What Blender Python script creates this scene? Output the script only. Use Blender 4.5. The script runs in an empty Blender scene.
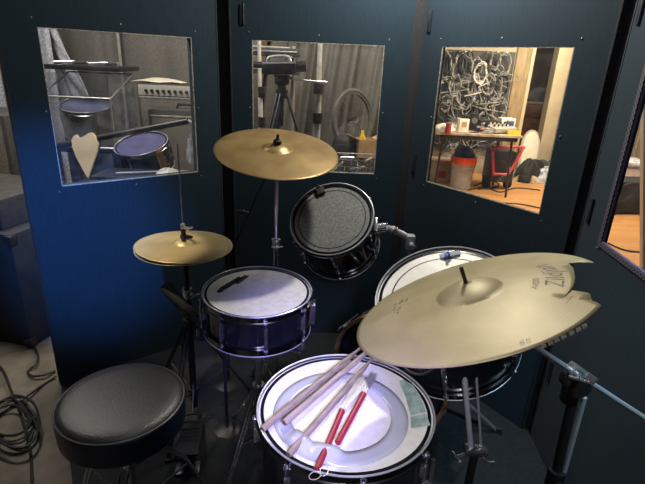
import bpy, bmesh, math, random
from mathutils import Vector, Matrix, Quaternion, geometry
random.seed(7)
PI = math.pi
SC = bpy.context.scene
COL = SC.collection

# ------------------------------------------------------------------ camera geometry
FPX, CX, CY, CAMZ = 475.0, 322.5, 242.0, 1.45
_d = Vector((267 - CX, 1494 - CY, FPX)).normalized()
UP = -_d
FW = (Vector((0, 0, 1)) - UP * UP.z).normalized()
RT = _d.cross(FW)

def ray(px, py):
    v = Vector(((px - CX) / FPX, (py - CY) / FPX, 1.0))
    return Vector((v.dot(RT), v.dot(FW), v.dot(UP)))

def at(px, py, Y):
    r = ray(px, py)
    return r * (Y / r.y) + Vector((0, 0, CAMZ))

def atz(px, py, z):
    r = ray(px, py)
    return r * ((z - CAMZ) / r.z) + Vector((0, 0, CAMZ))

# ------------------------------------------------------------------ materials
def mat(name, col, rough=0.5, metal=0.0, var=0.0, scale=20.0, bump=0.0, bscale=60.0, stretch=(1, 1, 1),
        col2=None, coat=0.0, spec=0.5, trans=0.0, alpha=1.0, sheen=0.0, detail=4.0):
    m = bpy.data.materials.new(name)
    m.use_nodes = True
    nt = m.node_tree
    b = nt.nodes['Principled BSDF']
    b.inputs['Base Color'].default_value = (*col, 1)
    b.inputs['Roughness'].default_value = rough
    b.inputs['Metallic'].default_value = metal
    b.inputs['Coat Weight'].default_value = coat
    b.inputs['Specular IOR Level'].default_value = spec
    b.inputs['Transmission Weight'].default_value = trans
    b.inputs['Alpha'].default_value = alpha
    b.inputs['Sheen Weight'].default_value = sheen
    tc = nt.nodes.new('ShaderNodeTexCoord')
    mp = nt.nodes.new('ShaderNodeMapping')
    mp.inputs['Scale'].default_value = stretch
    nt.links.new(tc.outputs['Object'], mp.inputs['Vector'])
    if var > 0 or col2:
        n = nt.nodes.new('ShaderNodeTexNoise')
        n.inputs['Scale'].default_value = scale
        n.inputs['Detail'].default_value = detail
        nt.links.new(mp.outputs['Vector'], n.inputs['Vector'])
        r = nt.nodes.new('ShaderNodeValToRGB')
        if col2 is None:
            lo = tuple(c * (1 - var) for c in col)
            hi = tuple(min(1, c * (1 + var)) for c in col)
        else:
            lo, hi = col, col2
        r.color_ramp.elements[0].position = 0.35
        r.color_ramp.elements[1].position = 0.65
        r.color_ramp.elements[0].color = (*lo, 1)
        r.color_ramp.elements[1].color = (*hi, 1)
        nt.links.new(n.outputs['Fac'], r.inputs['Fac'])
        nt.links.new(r.outputs['Color'], b.inputs['Base Color'])
    if bump > 0:
        n2 = nt.nodes.new('ShaderNodeTexNoise')
        n2.inputs['Scale'].default_value = bscale
        n2.inputs['Detail'].default_value = 3
        nt.links.new(mp.outputs['Vector'], n2.inputs['Vector'])
        bp = nt.nodes.new('ShaderNodeBump')
        bp.inputs['Strength'].default_value = bump
        bp.inputs['Distance'].default_value = 0.004
        nt.links.new(n2.outputs['Fac'], bp.inputs['Height'])
        nt.links.new(bp.outputs['Normal'], b.inputs['Normal'])
    return m

def bronze(name, c1, c2, rough, metal, ringscale=60):
    """lathed cymbal bronze: circular grooves and blotchy tarnish"""
    m = bpy.data.materials.new(name)
    m.use_nodes = True
    nt = m.node_tree
    b = nt.nodes['Principled BSDF']
    b.inputs['Roughness'].default_value = rough
    b.inputs['Metallic'].default_value = metal
    tc = nt.nodes.new('ShaderNodeTexCoord')
    w = nt.nodes.new('ShaderNodeTexWave')
    w.wave_type = 'RINGS'; w.rings_direction = 'Z'
    w.inputs['Scale'].default_value = ringscale
    w.inputs['Distortion'].default_value = 0.4
    nt.links.new(tc.outputs['Object'], w.inputs['Vector'])
    n = nt.nodes.new('ShaderNodeTexNoise')
    n.inputs['Scale'].default_value = 9
    n.inputs['Detail'].default_value = 6
    nt.links.new(tc.outputs['Object'], n.inputs['Vector'])
    mx = nt.nodes.new('ShaderNodeMath'); mx.operation = 'MULTIPLY_ADD'
    mx.inputs[1].default_value = 0.05
    nt.links.new(w.outputs['Fac'], mx.inputs[0])
    nt.links.new(n.outputs['Fac'], mx.inputs[2])
    r = nt.nodes.new('ShaderNodeValToRGB')
    r.color_ramp.elements[0].position = 0.38
    r.color_ramp.elements[1].position = 0.72
    r.color_ramp.elements[0].color = (*c1, 1)
    r.color_ramp.elements[1].color = (*c2, 1)
    nt.links.new(mx.outputs[0], r.inputs['Fac'])
    nt.links.new(r.outputs['Color'], b.inputs['Base Color'])
    bp = nt.nodes.new('ShaderNodeBump')
    bp.inputs['Strength'].default_value = 0.05
    bp.inputs['Distance'].default_value = 0.001
    nt.links.new(w.outputs['Fac'], bp.inputs['Height'])
    nt.links.new(bp.outputs['Normal'], b.inputs['Normal'])
    return m

def clear(name, tint=(0.93, 0.95, 0.96), refl=0.06, scuff=0.02):
    """thin clear sheet: passes light straight through, mirrors a little, a film of scuffs"""
    m = bpy.data.materials.new(name)
    m.use_nodes = True
    nt = m.node_tree
    nt.nodes.remove(nt.nodes['Principled BSDF'])
    out = nt.nodes['Material Output']
    t = nt.nodes.new('ShaderNodeBsdfTransparent'); t.inputs['Color'].default_value = (*tint, 1)
    g = nt.nodes.new('ShaderNodeBsdfGlossy'); g.inputs['Roughness'].default_value = 0.03
    d = nt.nodes.new('ShaderNodeBsdfDiffuse'); d.inputs['Color'].default_value = (0.7, 0.72, 0.75, 1)
    tc = nt.nodes.new('ShaderNodeTexCoord')
    n = nt.nodes.new('ShaderNodeTexNoise'); n.inputs['Scale'].default_value = 14; n.inputs['Detail'].default_value = 8
    nt.links.new(tc.outputs['Object'], n.inputs['Vector'])
    rp = nt.nodes.new('ShaderNodeMapRange')
    rp.inputs['From Min'].default_value = 0.4; rp.inputs['From Max'].default_value = 0.75
    rp.inputs['To Min'].default_value = scuff * 0.3; rp.inputs['To Max'].default_value = scuff * 1.5
    nt.links.new(n.outputs['Fac'], rp.inputs['Value'])
    m1 = nt.nodes.new('ShaderNodeMixShader'); m1.inputs['Fac'].default_value = refl
    nt.links.new(t.outputs[0], m1.inputs[1]); nt.links.new(g.outputs[0], m1.inputs[2])
    m2 = nt.nodes.new('ShaderNodeMixShader')
    nt.links.new(rp.outputs[0], m2.inputs['Fac'])
    nt.links.new(m1.outputs[0], m2.inputs[1]); nt.links.new(d.outputs[0], m2.inputs[2])
    nt.links.new(m2.outputs[0], out.inputs['Surface'])
    return m

def planks(name, c1, c2, width=0.07, along='y'):
    m = bpy.data.materials.new(name)
    m.use_nodes = True
    nt = m.node_tree
    b = nt.nodes['Principled BSDF']
    b.inputs['Roughness'].default_value = 0.42
    tc = nt.nodes.new('ShaderNodeTexCoord')
    mp = nt.nodes.new('ShaderNodeMapping')
    if along == 'y':
        mp.inputs['Rotation'].default_value = (0, 0, PI / 2)
    nt.links.new(tc.outputs['Object'], mp.inputs['Vector'])
    br = nt.nodes.new('ShaderNodeTexBrick')
    br.inputs['Scale'].default_value = 1.0
    br.inputs['Brick Width'].default_value = 0.9
    br.inputs['Row Height'].default_value = width
    br.inputs['Mortar Size'].default_value = 0.0016
    br.inputs['Color1'].default_value = (*c1, 1)
    br.inputs['Color2'].default_value = (*c2, 1)
    br.inputs['Mortar'].default_value = (c1[0] * .3, c1[1] * .25, c1[2] * .2, 1)
    nt.links.new(mp.outputs['Vector'], br.inputs['Vector'])
    n = nt.nodes.new('ShaderNodeTexNoise'); n.inputs['Scale'].default_value = 6; n.inputs['Detail'].default_value = 6
    mp2 = nt.nodes.new('ShaderNodeMapping'); mp2.inputs['Scale'].default_value = (6, .6, 1) if along == 'y' else (.6, 6, 1)
    nt.links.new(tc.outputs['Object'], mp2.inputs['Vector']); nt.links.new(mp2.outputs['Vector'], n.inputs['Vector'])
    mix = nt.nodes.new('ShaderNodeMix'); mix.data_type = 'RGBA'; mix.blend_type = 'MULTIPLY'
    mix.inputs['Factor'].default_value = 0.45
    rp = nt.nodes.new('ShaderNodeValToRGB')
    rp.color_ramp.elements[0].color = (.55, .5, .45, 1); rp.color_ramp.elements[1].color = (1, 1, 1, 1)
    nt.links.new(n.outputs['Fac'], rp.inputs['Fac'])
    nt.links.new(br.outputs['Color'], mix.inputs[6]); nt.links.new(rp.outputs['Color'], mix.inputs[7])
    nt.links.new(mix.outputs[2], b.inputs['Base Color'])
    return m

M = {}
M['panel'] = mat('blue_panel_carpet', (0.0052, 0.0165, 0.027), 0.8, var=.14, scale=90, bump=.22, bscale=240, stretch=(1.6, 1, .12), spec=.25, sheen=.05)
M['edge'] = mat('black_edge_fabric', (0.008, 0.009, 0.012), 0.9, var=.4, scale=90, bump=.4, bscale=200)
M['clear'] = clear('clear_plexiglass', refl=.035, scuff=.018)
M['clearbox'] = clear('scuffed_clear_acrylic', tint=(.86, .88, .92), refl=.05, scuff=.07)
M['plexedge'] = mat('pale_cut_acrylic_edge', (.26, .24, .21), .45, var=.5, scale=140)
M['screw'] = mat('dull_screw_steel', (.16, .18, .2), .4, 0.7, var=.1)
M['chrome'] = mat('chrome', (.70, .71, .74), .17, .86, var=.06, scale=30)
M['chromew'] = mat('worn_chrome', (.52, .53, .56), .24, .95, var=.25, scale=60)
M['hoop'] = mat('shaded_chrome_hoop', (.20, .20, .22), .2, 1.0, var=.1)  # shade on the hoop walls is put into this dark chrome
M['polepale'] = mat('pale_painted_pole', (.50, .48, .44), .4, var=.15)
M['satin'] = mat('satin_steel', (.58, .58, .64), .3, .55, var=.08, scale=30)
M['darkmetal'] = mat('dark_grey_metal', (.06, .06, .07), .35, .8, var=.2)
M['black'] = mat('black_plastic', (.012, .012, .014), .42, var=.2)
M['blackrub'] = mat('black_rubber', (.010, .010, .011), .75, var=.3)
M['shell'] = mat('black_lacquer_shell', (.007, .008, .012), .16, var=.2, coat=.4)
M['shellwood'] = mat('dark_brown_wood', (.26, .15, .075), .4, var=.3, scale=18, stretch=(1, 1, 8))
M['coated'] = mat('coated_white_drumhead', (.76, .74, .66), .4, var=.06, scale=55, bump=.08, bscale=300, detail=8)
M['coatedworn'] = mat('scuffed_white_drumhead', (.60, .585, .53), .5, var=.1, scale=45, bump=.08, bscale=260, detail=8)
M['headgrey'] = mat('grey_speckled_drumhead', (.13, .135, .13), .38, col2=(.24, .245, .235), scale=110, bump=.12, bscale=200, detail=8)
M['headvio'] = mat('lilac_drumhead', (.08, .076, .17), .35, var=.2, scale=12)
M['ring'] = mat('milky_plastic_ring', (.56, .57, .60), .22, var=.06, scale=12, spec=.6, alpha=.8)
M['ride'] = bronze('dull_raw_bronze', (.27, .222, .115), (.365, .305, .17), .5, .25, 40)
M['crash'] = bronze('golden_bronze', (.27, .175, .07), (.44, .30, .125), .36, .5, 40)
M['hat'] = bronze('aged_yellow_bronze', (.34, .26, .125), (.48, .37, .19), .4, .3, 40)
M['ink'] = mat('faded_black_ink', (.13, .115, .11), .6, var=.5, scale=160, alpha=.8)
M['inkfaint'] = mat('very_faded_grey_ink', (.22, .19, .14), .6, var=.4, scale=160, alpha=.22)
M['scratch'] = mat('scratched_brass_line', (.22, .16, .09), .6, var=.3, scale=90, alpha=.8)
M['stickA'] = mat('pale_hickory', (.34, .27, .21), .45, var=.25, scale=30, stretch=(6, 6, .8))
M['stickB'] = mat('worn_brown_hickory', (.27, .205, .155), .5, var=.35, scale=30, stretch=(6, 6, .8))
M['stickend'] = mat('dark_stick_end_grain', (.10, .06, .035), .7, var=.4, scale=120)
M['red'] = mat('red_rubber_grip', (.30, .02, .035), .4, var=.15, scale=40)
M['wire'] = mat('thin_steel_wire', (.62, .6, .58), .35, .6, var=.1)
M['tape'] = mat('grey_green_cloth_tape', (.30, .40, .36), .6, var=.25, scale=60, bump=.2, bscale=150)
M['gelblue'] = mat('blue_gel_putty', (.04, .10, .60), .35, var=.2)
M['gelgrey'] = mat('grey_felt_pad', (.42, .44, .48), .8, var=.2)
M['leather'] = mat('black_leatherette', (.019, .0185, .017), .42, var=.2, scale=40, bump=.3, bscale=260, spec=.9)
M['piping'] = mat('grey_seat_piping', (.10, .10, .11), .4, var=.1)
M['fabricdk'] = mat('navy_vinyl_side', (.006, .012, .035), .42, var=.3, bump=.1)
M['rug'] = mat('charcoal_rug', (.0055, .0075, .0105), .9, var=.4, scale=60, bump=.5, bscale=220)
M['carpet'] = mat('grey_beige_carpet', (.13, .112, .088), .9, var=.3, scale=7, bump=.4, bscale=160, detail=9)
M['wood'] = planks('honey_oak_boards', (.50, .235, .075), (.60, .30, .105), .075, 'x')
M['casegrey'] = mat('grey_brown_case', (.032, .029, .025), .7, var=.25)
M['cream'] = mat('cream_painted_wall', (.44, .36, .24), .8, var=.08, scale=3)
M['trim'] = mat('yellowed_cream_trim', (.55, .45, .29), .45, var=.08, scale=5)
M['tanwood'] = mat('tan_varnished_trim', (.33, .23, .115), .5, var=.2, scale=8, stretch=(3, 3, .6))
M['walldark'] = mat('dark_grey_wall', (.075, .068, .062), .85, var=.15, scale=4)
M['curtain'] = mat('grey_felt_curtain', (.13, .118, .105), .95, var=.22, scale=90, bump=.35, bscale=120, detail=8)
M['blanket'] = mat('pale_blue_grey_quilt', (.33, .33, .36), .9, var=.35, scale=75, bump=.9, bscale=40)
M['seam'] = mat('pale_seam_tape', (.30, .27, .24), .8, var=.2)
M['tolex'] = mat('charcoal_tolex', (.045, .042, .04), .7, var=.3, scale=90, bump=.4, bscale=250)
M['grille'] = mat('grey_speaker_cloth', (.13, .115, .10), .9, var=.45, scale=140, bump=.3, bscale=300)
M['panelsil'] = mat('silver_control_panel', (.5, .46, .40), .4, .3, var=.1)
M['paper'] = mat('cream_paper', (.78, .70, .55), .75, var=.08, scale=8)
M['white'] = mat('white_plastic', (.66, .64, .60), .45, var=.08)
M['rag'] = mat('white_cotton_rag', (.74, .72, .66), .9, var=.15, scale=40, bump=.6, bscale=60)
M['shield'] = mat('cream_painted_wood', (.74, .60, .40), .5, var=.12, scale=9)
M['orange'] = mat('bright_orange_plastic', (.85, .11, .02), .4, var=.08)
M['bluepl'] = mat('blue_plastic', (.035, .10, .30), .45, var=.2)
M['redpl'] = mat('dull_red_plastic', (.40, .045, .05), .45, var=.2)
M['bucket'] = mat('off_white_bucket_plastic', (.44, .43, .40), .45, var=.15, scale=12)
M['yellow'] = mat('yellow_plastic', (.72, .50, .03), .5, var=.15)
M['tabletop'] = mat('worn_tan_tabletop', (.42, .32, .22), .55, var=.3, scale=10)
M['cardb'] = mat('brown_cardboard', (.48, .32, .17), .85, var=.15, scale=14)
M['browncab'] = mat('brown_varnished_wood', (.14, .068, .035), .5, var=.35, scale=8, stretch=(.7, 1, 6))
M['pinkpl'] = mat('pinkish_beige_plastic', (.50, .38, .33), .5, var=.08)
M['cable'] = mat('black_cable_rubber', (.012, .011, .011), .55, var=.2)
M['cablesil'] = mat('silver_grey_cable', (.36, .34, .30), .45, var=.3)
M['cablewht'] = mat('white_cable', (.72, .70, .64), .5, var=.1)
M['cabledk'] = mat('charcoal_cable', (.06, .058, .055), .5, var=.3)
M['denim'] = mat('blue_grey_denim', (.15, .18, .26), .9, var=.4, scale=22, bump=.6, bscale=60)
M['purple'] = mat('purple_edge_reflection', (.10, .08, .16), .7, var=.2)  # violet light reflected at the window edge, put into the colour
M['tire'] = mat('dark_grey_tyre_rubber', (.06, .058, .055), .6, var=.2)
M['clothgrey'] = mat('grey_white_clothing', (.36, .37, .40), .9, var=.5, scale=14, bump=.6, bscale=40)
M['clothdark'] = mat('dark_clothing', (.05, .055, .06), .9, var=.3, bump=.5, bscale=40)
M['clothtan'] = mat('tan_clothing', (.40, .30, .19), .9, var=.3, bump=.5, bscale=40)
M['aluminium'] = mat('brushed_aluminium', (.52, .5, .47), .38, .8, var=.12, scale=30)
M['beigecab'] = mat('beige_laminate', (.50, .43, .35), .5, var=.06, scale=4)

def stitched(name):
    """black webbing with small pale stitches in two offset rows"""
    m = bpy.data.materials.new(name); m.use_nodes = True
    nt = m.node_tree; b = nt.nodes['Principled BSDF']; b.inputs['Roughness'].default_value = .7
    tc = nt.nodes.new('ShaderNodeTexCoord'); ck = nt.nodes.new('ShaderNodeTexChecker')
    ck.inputs['Scale'].default_value = 130
    ck.inputs['Color1'].default_value = (.012, .012, .016, 1); ck.inputs['Color2'].default_value = (.09, .08, .11, 1)
    nt.links.new(tc.outputs['Object'], ck.inputs['Vector']); nt.links.new(ck.outputs['Color'], b.inputs['Base Color'])
    return m
M['stitch'] = stitched('stitched_black_webbing')

# ------------------------------------------------------------------ mesh builder
def frame_z(d):
    d = Vector(d).normalized()
    return d.to_track_quat('Z', 'Y').to_matrix()

class MB:
    def __init__(s):
        s.bm = bmesh.new()
    def _merge(s, vs, fs):
        bv = [s.bm.verts.new(v) for v in vs]
        for f in fs:
            try:
                s.bm.faces.new([bv[i] for i in f])
            except ValueError:
                pass
        return s
    def box(s, c, size, rot=None, bev=0.0):
        t = bmesh.new()
        bmesh.ops.create_cube(t, size=1.0)
        for v in t.verts:
            v.co = Vector((v.co.x * size[0], v.co.y * size[1], v.co.z * size[2]))
        if bev > 0:
            bmesh.ops.bevel(t, geom=t.edges[:], offset=bev, segments=2, affect='EDGES', profile=.6)
        Rm = rot if rot is not None else Matrix.Identity(3)
        for v in t.verts:
            v.co = Rm @ v.co + Vector(c)
        t.verts.index_update()
        s._merge([v.co.copy() for v in t.verts], [[v.index for v in f.verts] for f in t.faces])
        t.free()
        return s
    def lathe(s, prof, n=32, c=(0, 0, 0), axis=(0, 0, 1), closed=False):
        """prof: list of (r,z); revolve round axis at c"""
        Rm = frame_z(axis) if tuple(axis) != (0, 0, 1) else Matrix.Identity(3)
        c = Vector(c); vs = []; idx = []
        for r, z in prof:
            if r < 1e-6:
                idx.append([len(vs)] * n); vs.append(Rm @ Vector((0, 0, z)) + c)
            else:
                row = []
                for k in range(n):
                    a = 2 * PI * k / n
                    row.append(len(vs)); vs.append(Rm @ Vector((r * math.cos(a), r * math.sin(a), z)) + c)
                idx.append(row)
        fs = []
        m = len(prof)
        for i in range(m if closed else m - 1):
            A, B = idx[i], idx[(i + 1) % m]
            for k in range(n):
                k2 = (k + 1) % n
                f = []
                for q in (A[k], A[k2], B[k2], B[k]):
                    if q not in f: f.append(q)
                if len(f) > 2: fs.append(f)
        return s._merge(vs, fs)
    def cyl(s, a, b, r, r2=None, n=14):
        a, b = Vector(a), Vector(b); L = (b - a).length
        r2 = r if r2 is None else r2
        return s.lathe([(0, 0), (r, 0), (r2, L), (0, L)], n, a, (b - a).normalized())
    def ball(s, c, r, sc=(1, 1, 1), n=14):
        prof = [(r * math.sin(PI * i / 8), -r * math.cos(PI * i / 8)) for i in range(9)]
        prof[0] = (0, -r); prof[-1] = (0, r)
        t = MB().lathe(prof, n)
        t.bm.verts.index_update()
        vs = [Vector((v.co.x * sc[0], v.co.y * sc[1], v.co.z * sc[2])) + Vector(c) for v in t.bm.verts]
        fs = [[v.index for v in f.verts] for f in t.bm.faces]
        t.bm.free()
        return s._merge(vs, fs)
    def tube(s, pts, r, n=8, closed=False, taper=None):
        pts = [Vector(p) for p in pts]; m = len(pts)
        vs = []; ref = None
        for i, p in enumerate(pts):
            if closed: d = pts[(i + 1) % m] - pts[i - 1]
            else: d = pts[min(i + 1, m - 1)] - pts[max(i - 1, 0)]
            d.normalize()
            if ref is None:
                ref = d.orthogonal().normalized()
            ref = (ref - d * ref.dot(d)).normalized()
            w = d.cross(ref)
            rr = r if taper is None else r * taper[i]
            for k in range(n):
                a = 2 * PI * k / n
                vs.append(p + ref * (rr * math.cos(a)) + w * (rr * math.sin(a)))
        fs = []
        for i in range(m if closed else m - 1):
            j = (i + 1) % m
            for k in range(n):
                k2 = (k + 1) % n
                fs.append([i * n + k, i * n + k2, j * n + k2, j * n + k])
        if not closed:
            fs.append(list(range(n))[::-1]); fs.append([(m - 1) * n + k for k in range(n)])
        return s._merge(vs, fs)
    def prism(s, poly, h, mtx=None):
        """poly: 2D outline (ccw), extruded 0..h along z, then mtx"""
        mtx = mtx or Matrix.Identity(4)
        n = len(poly)
        vs = [mtx @ Vector((x, y, 0)) for x, y in poly] + [mtx @ Vector((x, y, h)) for x, y in poly]
        fs = [list(range(n))[::-1], [n + i for i in range(n)]]
        for i in range(n):
            j = (i + 1) % n
            fs.append([i, j, n + j, n + i])
        return s._merge(vs, fs)
    def grid(s, fn, nu, nv, thick=None):
        vs = [Vector(fn(i / nu, j / nv)) for j in range(nv + 1) for i in range(nu + 1)]
        fs = [[j * (nu + 1) + i, j * (nu + 1) + i + 1, (j + 1) * (nu + 1) + i + 1, (j + 1) * (nu + 1) + i] for j in range(nv) for i in range(nu)]
        return s._merge(vs, fs)
    def build(s, name, m, parent=None, smooth=True, loc=None, solid=0.0, ang=35):
        bm = s.bm
        bmesh.ops.recalc_face_normals(bm, faces=bm.faces[:])
        me = bpy.data.meshes.new(name)
        bm.to_mesh(me); bm.free()
        me.materials.append(m)
        o = bpy.data.objects.new(name, me)
        COL.objects.link(o)
        if smooth:
            for p in me.polygons: p.use_smooth = True
            try:
                me.set_sharp_from_angle(angle=math.radians(ang))
            except Exception:
                pass
        if parent is not None: o.parent = parent
        if loc is not None: o.location = loc
        if solid:
            md = o.modifiers.new('thickness', 'SOLIDIFY'); md.thickness = solid; md.offset = 0
        return o

def tag(o, label, cat, group=None, kind=None):
    if label: o['label'] = label
    if cat: o['category'] = cat
    if group: o['group'] = group
    if kind: o['kind'] = kind
    return o

def thing(name, label, cat, loc=(0, 0, 0), rot=None, group=None):
    o = bpy.data.objects.new(name, None); COL.objects.link(o)
    o.empty_display_size = .05
    if rot is None: o.location = loc
    else: o.matrix_world = Matrix.Translation(Vector(loc)) @ rot.to_4x4()
    return tag(o, label, cat, group)

def struct(o):
    o['kind'] = 'structure'; return o

def dup(root, loc=None, label=None, rotz=None):
    r = root.copy(); COL.objects.link(r)
    if loc is not None: r.location = loc
    if rotz is not None: r.rotation_euler = (0, 0, rotz)
    if label: r['label'] = label
    for ch in list(root.children):
        c = ch.copy(); COL.objects.link(c); c.parent = r
        for g in list(ch.children):
            d = g.copy(); COL.objects.link(d); d.parent = c
    return r

def smooth_path(pts, k=6, closed=False):
    """Catmull-Rom through pts"""
    P = [Vector(p) for p in pts]; n = len(P); out = []
    rng = range(n) if closed else range(n - 1)
    for i in rng:
        if closed: a, b, c, d = P[i - 1], P[i], P[(i + 1) % n], P[(i + 2) % n]
        else: a, b, c, d = P[max(i - 1, 0)], P[i], P[i + 1], P[min(i + 2, n - 1)]
        for j in range(k):
            t = j / k
            out.append(.5 * ((2 * b) + (c - a) * t + (2 * a - 5 * b + 4 * c - d) * t * t + (3 * b - a - 3 * c + d) * t ** 3))
    if not closed: out.append(P[-1])
    return out

def nrm_frame(slx, sly):
    """frame whose z is the normal (slx,sly,1)"""
    N = Vector((slx, sly, 1)).normalized()
    a = N.cross(Vector((0, 1, 0))).normalized(); b = N.cross(a)
    return Matrix((a, b, N)).transposed()

def text_mesh(body, size, shear=0.0, ext=0.0):
    cu = bpy.data.curves.new('lettering_tmp', 'FONT'); cu.body = body; cu.size = size; cu.shear = shear; cu.extrude = ext
    cu.align_x = 'CENTER'; cu.align_y = 'BOTTOM_BASELINE'; cu.resolution_u = 3
    o = bpy.data.objects.new('lettering_tmp', cu); COL.objects.link(o)
    dg = bpy.context.evaluated_depsgraph_get()
    me = bpy.data.meshes.new_from_object(o.evaluated_get(dg))
    bpy.data.objects.remove(o); bpy.data.curves.remove(cu)
    return me
# light levels
KEY, FILL, WORLD, EXPO = 48, 3.5, .03, 0.45
KEY_LOC = (.33, 1.97, 2.07)
BLUE, BLUE_LOC, BLUE_AT, BLUE_ANG = 760, (-.30, -.60, 2.3), (-1.05, 1.88, .74), 19
TOM_FILL, TOM_FILL_LOC, TOM_FILL_AT, TOM_FILL_ANG = 82, (.12, -.5, 1.75), (.09, .94, .66), 25
VIO2 = 190
ROOM_R, ROOM_L, ROOM_M = 160, 42, 42
HAT = 95
TEAL = 95
# ================================================================== DRUMS
def hoop_mb(rs, r, d, up=True):
    s = 1 if up else -1
    i_, o_ = rs + .0058, rs + .0085
    pr = [(i_, d - s * .0012), (i_ + .0007, d), (o_ - .0007, d), (o_, d - s * .0012), (o_ - .0005, d - s * .004), (o_ - .0008, d - s * .021), (o_ + .002, d - s * .0235),
          (o_ + .002, d - s * .026), (i_ - .002, d - s * .026), (i_, d - s * .021)]
    return MB().lathe(pr, 72, closed=True)

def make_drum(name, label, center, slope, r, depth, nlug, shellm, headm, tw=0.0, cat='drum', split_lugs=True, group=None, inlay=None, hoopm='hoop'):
    Rm = nrm_frame(*slope); N = Rm.col[2]
    base = Vector(center) - N * depth
    root = thing(name, label, cat, base, Rm, group)
    rs = r - .0085
    d = depth
    MB().lathe([(rs, .006), (rs, d - .006), (rs - .008, d - .006), (rs - .008, .006)], 72, closed=True).build('shell', M[shellm], root)
    hd = MB().lathe([(0, d - .0075), (rs * .5, d - .0075), (rs + .0045, d - .0075), (rs + .0054, d - .0085), (rs + .0054, d - .018)], 72).build('batter_head', M[headm], root)
    if inlay:
        MB().lathe([(rs * inlay, d - .0073), (rs * inlay + .0022, d - .007), (rs * inlay + .0044, d - .0073)], 72).build('control_ring', M['black'], hd)
    MB().lathe([(0, .010), (rs + .0035, .010), (rs + .005, .018)], 60).build('resonant_head', M['headgrey'], root)
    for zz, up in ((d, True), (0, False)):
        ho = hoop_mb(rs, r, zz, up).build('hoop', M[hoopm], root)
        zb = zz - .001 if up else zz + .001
        MB().lathe([(rs + .0072 + .0024 * math.cos(t), zb + .0024 * math.sin(t)) for t in [2 * PI * i / 8 for i in range(8)]], 80, closed=True).build('lit_rim_bead', M['satin'], ho)  # paler bead paints the lit line along the hoop edge
    for k in range(nlug):
        a = tw + 2 * PI * k / nlug
        Rz = Matrix.Rotation(a, 3, 'Z'); e = Rz @ Vector((1, 0, 0))
        def lug(zc, L):
            b = MB()
            b.box(e * (rs + .006) + Vector((0, 0, zc)), (.010, .012, L), Rz, .003)
            b.cyl(e * (rs + .013) + Vector((0, 0, zc - L * .62)), e * (rs + .013) + Vector((0, 0, zc + L * .62)), .005, n=12)
            return b.build('lug', M['chromew'], root)
        def rod(z0, z1, zh):
            b = MB()
            b.cyl(e * (rs + .013) + Vector((0, 0, z0)), e * (rs + .013) + Vector((0, 0, z1)), .0028, n=8)
            b.cyl(e * (rs + .013) + Vector((0, 0, zh - .002)), e * (rs + .013) + Vector((0, 0, zh + .002)), .0068, n=12)
            b.box(e * (rs + .013) + Vector((0, 0, zh + (.005 if zh > d / 2 else -.005))), (.006, .006, .008), Rz, .001)
            return b.build('tension_rod', M['chromew'], root)
        if split_lugs:
            lug(d - .07, .032); lug(.07, .032)
            rod(d - .055, d - .02, d - .021); rod(.055, .02, .021)
        else:
            lug(d / 2, .05)
            rod(d / 2 + .03, d - .02, d - .021); rod(d / 2 - .03, .02, .021)
    return root, rs, d

# --- snare drum
snare, rs, d = make_drum('snare_drum', 'black snare drum with a scuffed white head, half in shadow, beneath the golden cymbal',
                         (-.2142, 1.4526, .7170), (.004, -.02), .1855, .145, 8, 'shell', 'coatedworn', .28, split_lugs=False)
b = MB().box((-rs - .014, .02, .075), (.02, .03, .075), None, .004)
b.cyl((-rs - .018, .02, .105), (-rs - .018, .02, .125), .004)
b.build('strainer', M['chromew'], snare)
b = MB().box((rs + .010, -.03, .07), (.014, .03, .05), None, .003)
b.build('butt_plate', M['chromew'], snare)
MB().lathe([(0, 0), (.012, 0), (.012, .002), (0, .003)], 16, Vector((math.cos(-1.9), math.sin(-1.9), 0)) * rs + Vector((0, 0, .072)), (math.cos(-1.9), math.sin(-1.9), 0)).build('badge', M['chromew'], snare)

# dampening strips on the snare
def patch(name, px, z, m, th, label, cat, group=None):
    P = [atz(x, y, z) for x, y in px]
    c = sum(P, Vector()) / len(P)
    o = MB().prism([((p - c).x, (p - c).y) for p in P], th).build(name, M[m], None, smooth=False, loc=(c.x, c.y, z))
    return tag(o, label, cat, group)
patch('damper_strip', [(217, 292.5), (220.5, 288.5), (239, 277.4), (242, 279.8), (220, 292.8)], .7098, 'blackrub', .005, 'longer black damper strip on the scuffed white snare head', 'drum damper')
patch('damper_strip', [(234, 283), (244.5, 276.2), (249, 277), (238, 284.5)], .7098, 'blackrub', .005, 'shorter black damper strip on the scuffed white snare head, further from the rim', 'drum damper')

# --- rack tom
tomc = Vector((.0297, 1.7493, .8898)); tsl = (-.30, -.826)
tom, rs, d = make_drum('tom_drum', 'black hanging tom tilted forward with a grey speckled head, on a chrome arm', tomc, tsl, .165, .215, 6, 'shell', 'headgrey', .35, inlay=.83)
tomN = nrm_frame(*tsl)
tomInv = tom.matrix_world.inverted()
# arm bracket: local direction towards world +x
q = tomInv.to_3x3() @ Vector((1, 0, 0)); q.z = 0; q.normalize()
bc = q * (rs + .012) + Vector((0, 0, .108))
b = MB().box(q * (rs + .007) + Vector((0, 0, .108)), (.014, .062, .075), Matrix((q, Vector((0, 0, 1)).cross(q), Vector((0, 0, 1)))).transposed(), .004)
b.cyl(q * (rs + .01) + Vector((0, 0, .108)), q * (rs + .048) + Vector((0, 0, .108)), .021, n=20)
b.build('arm_bracket', M['chrome'], tom)
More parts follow.
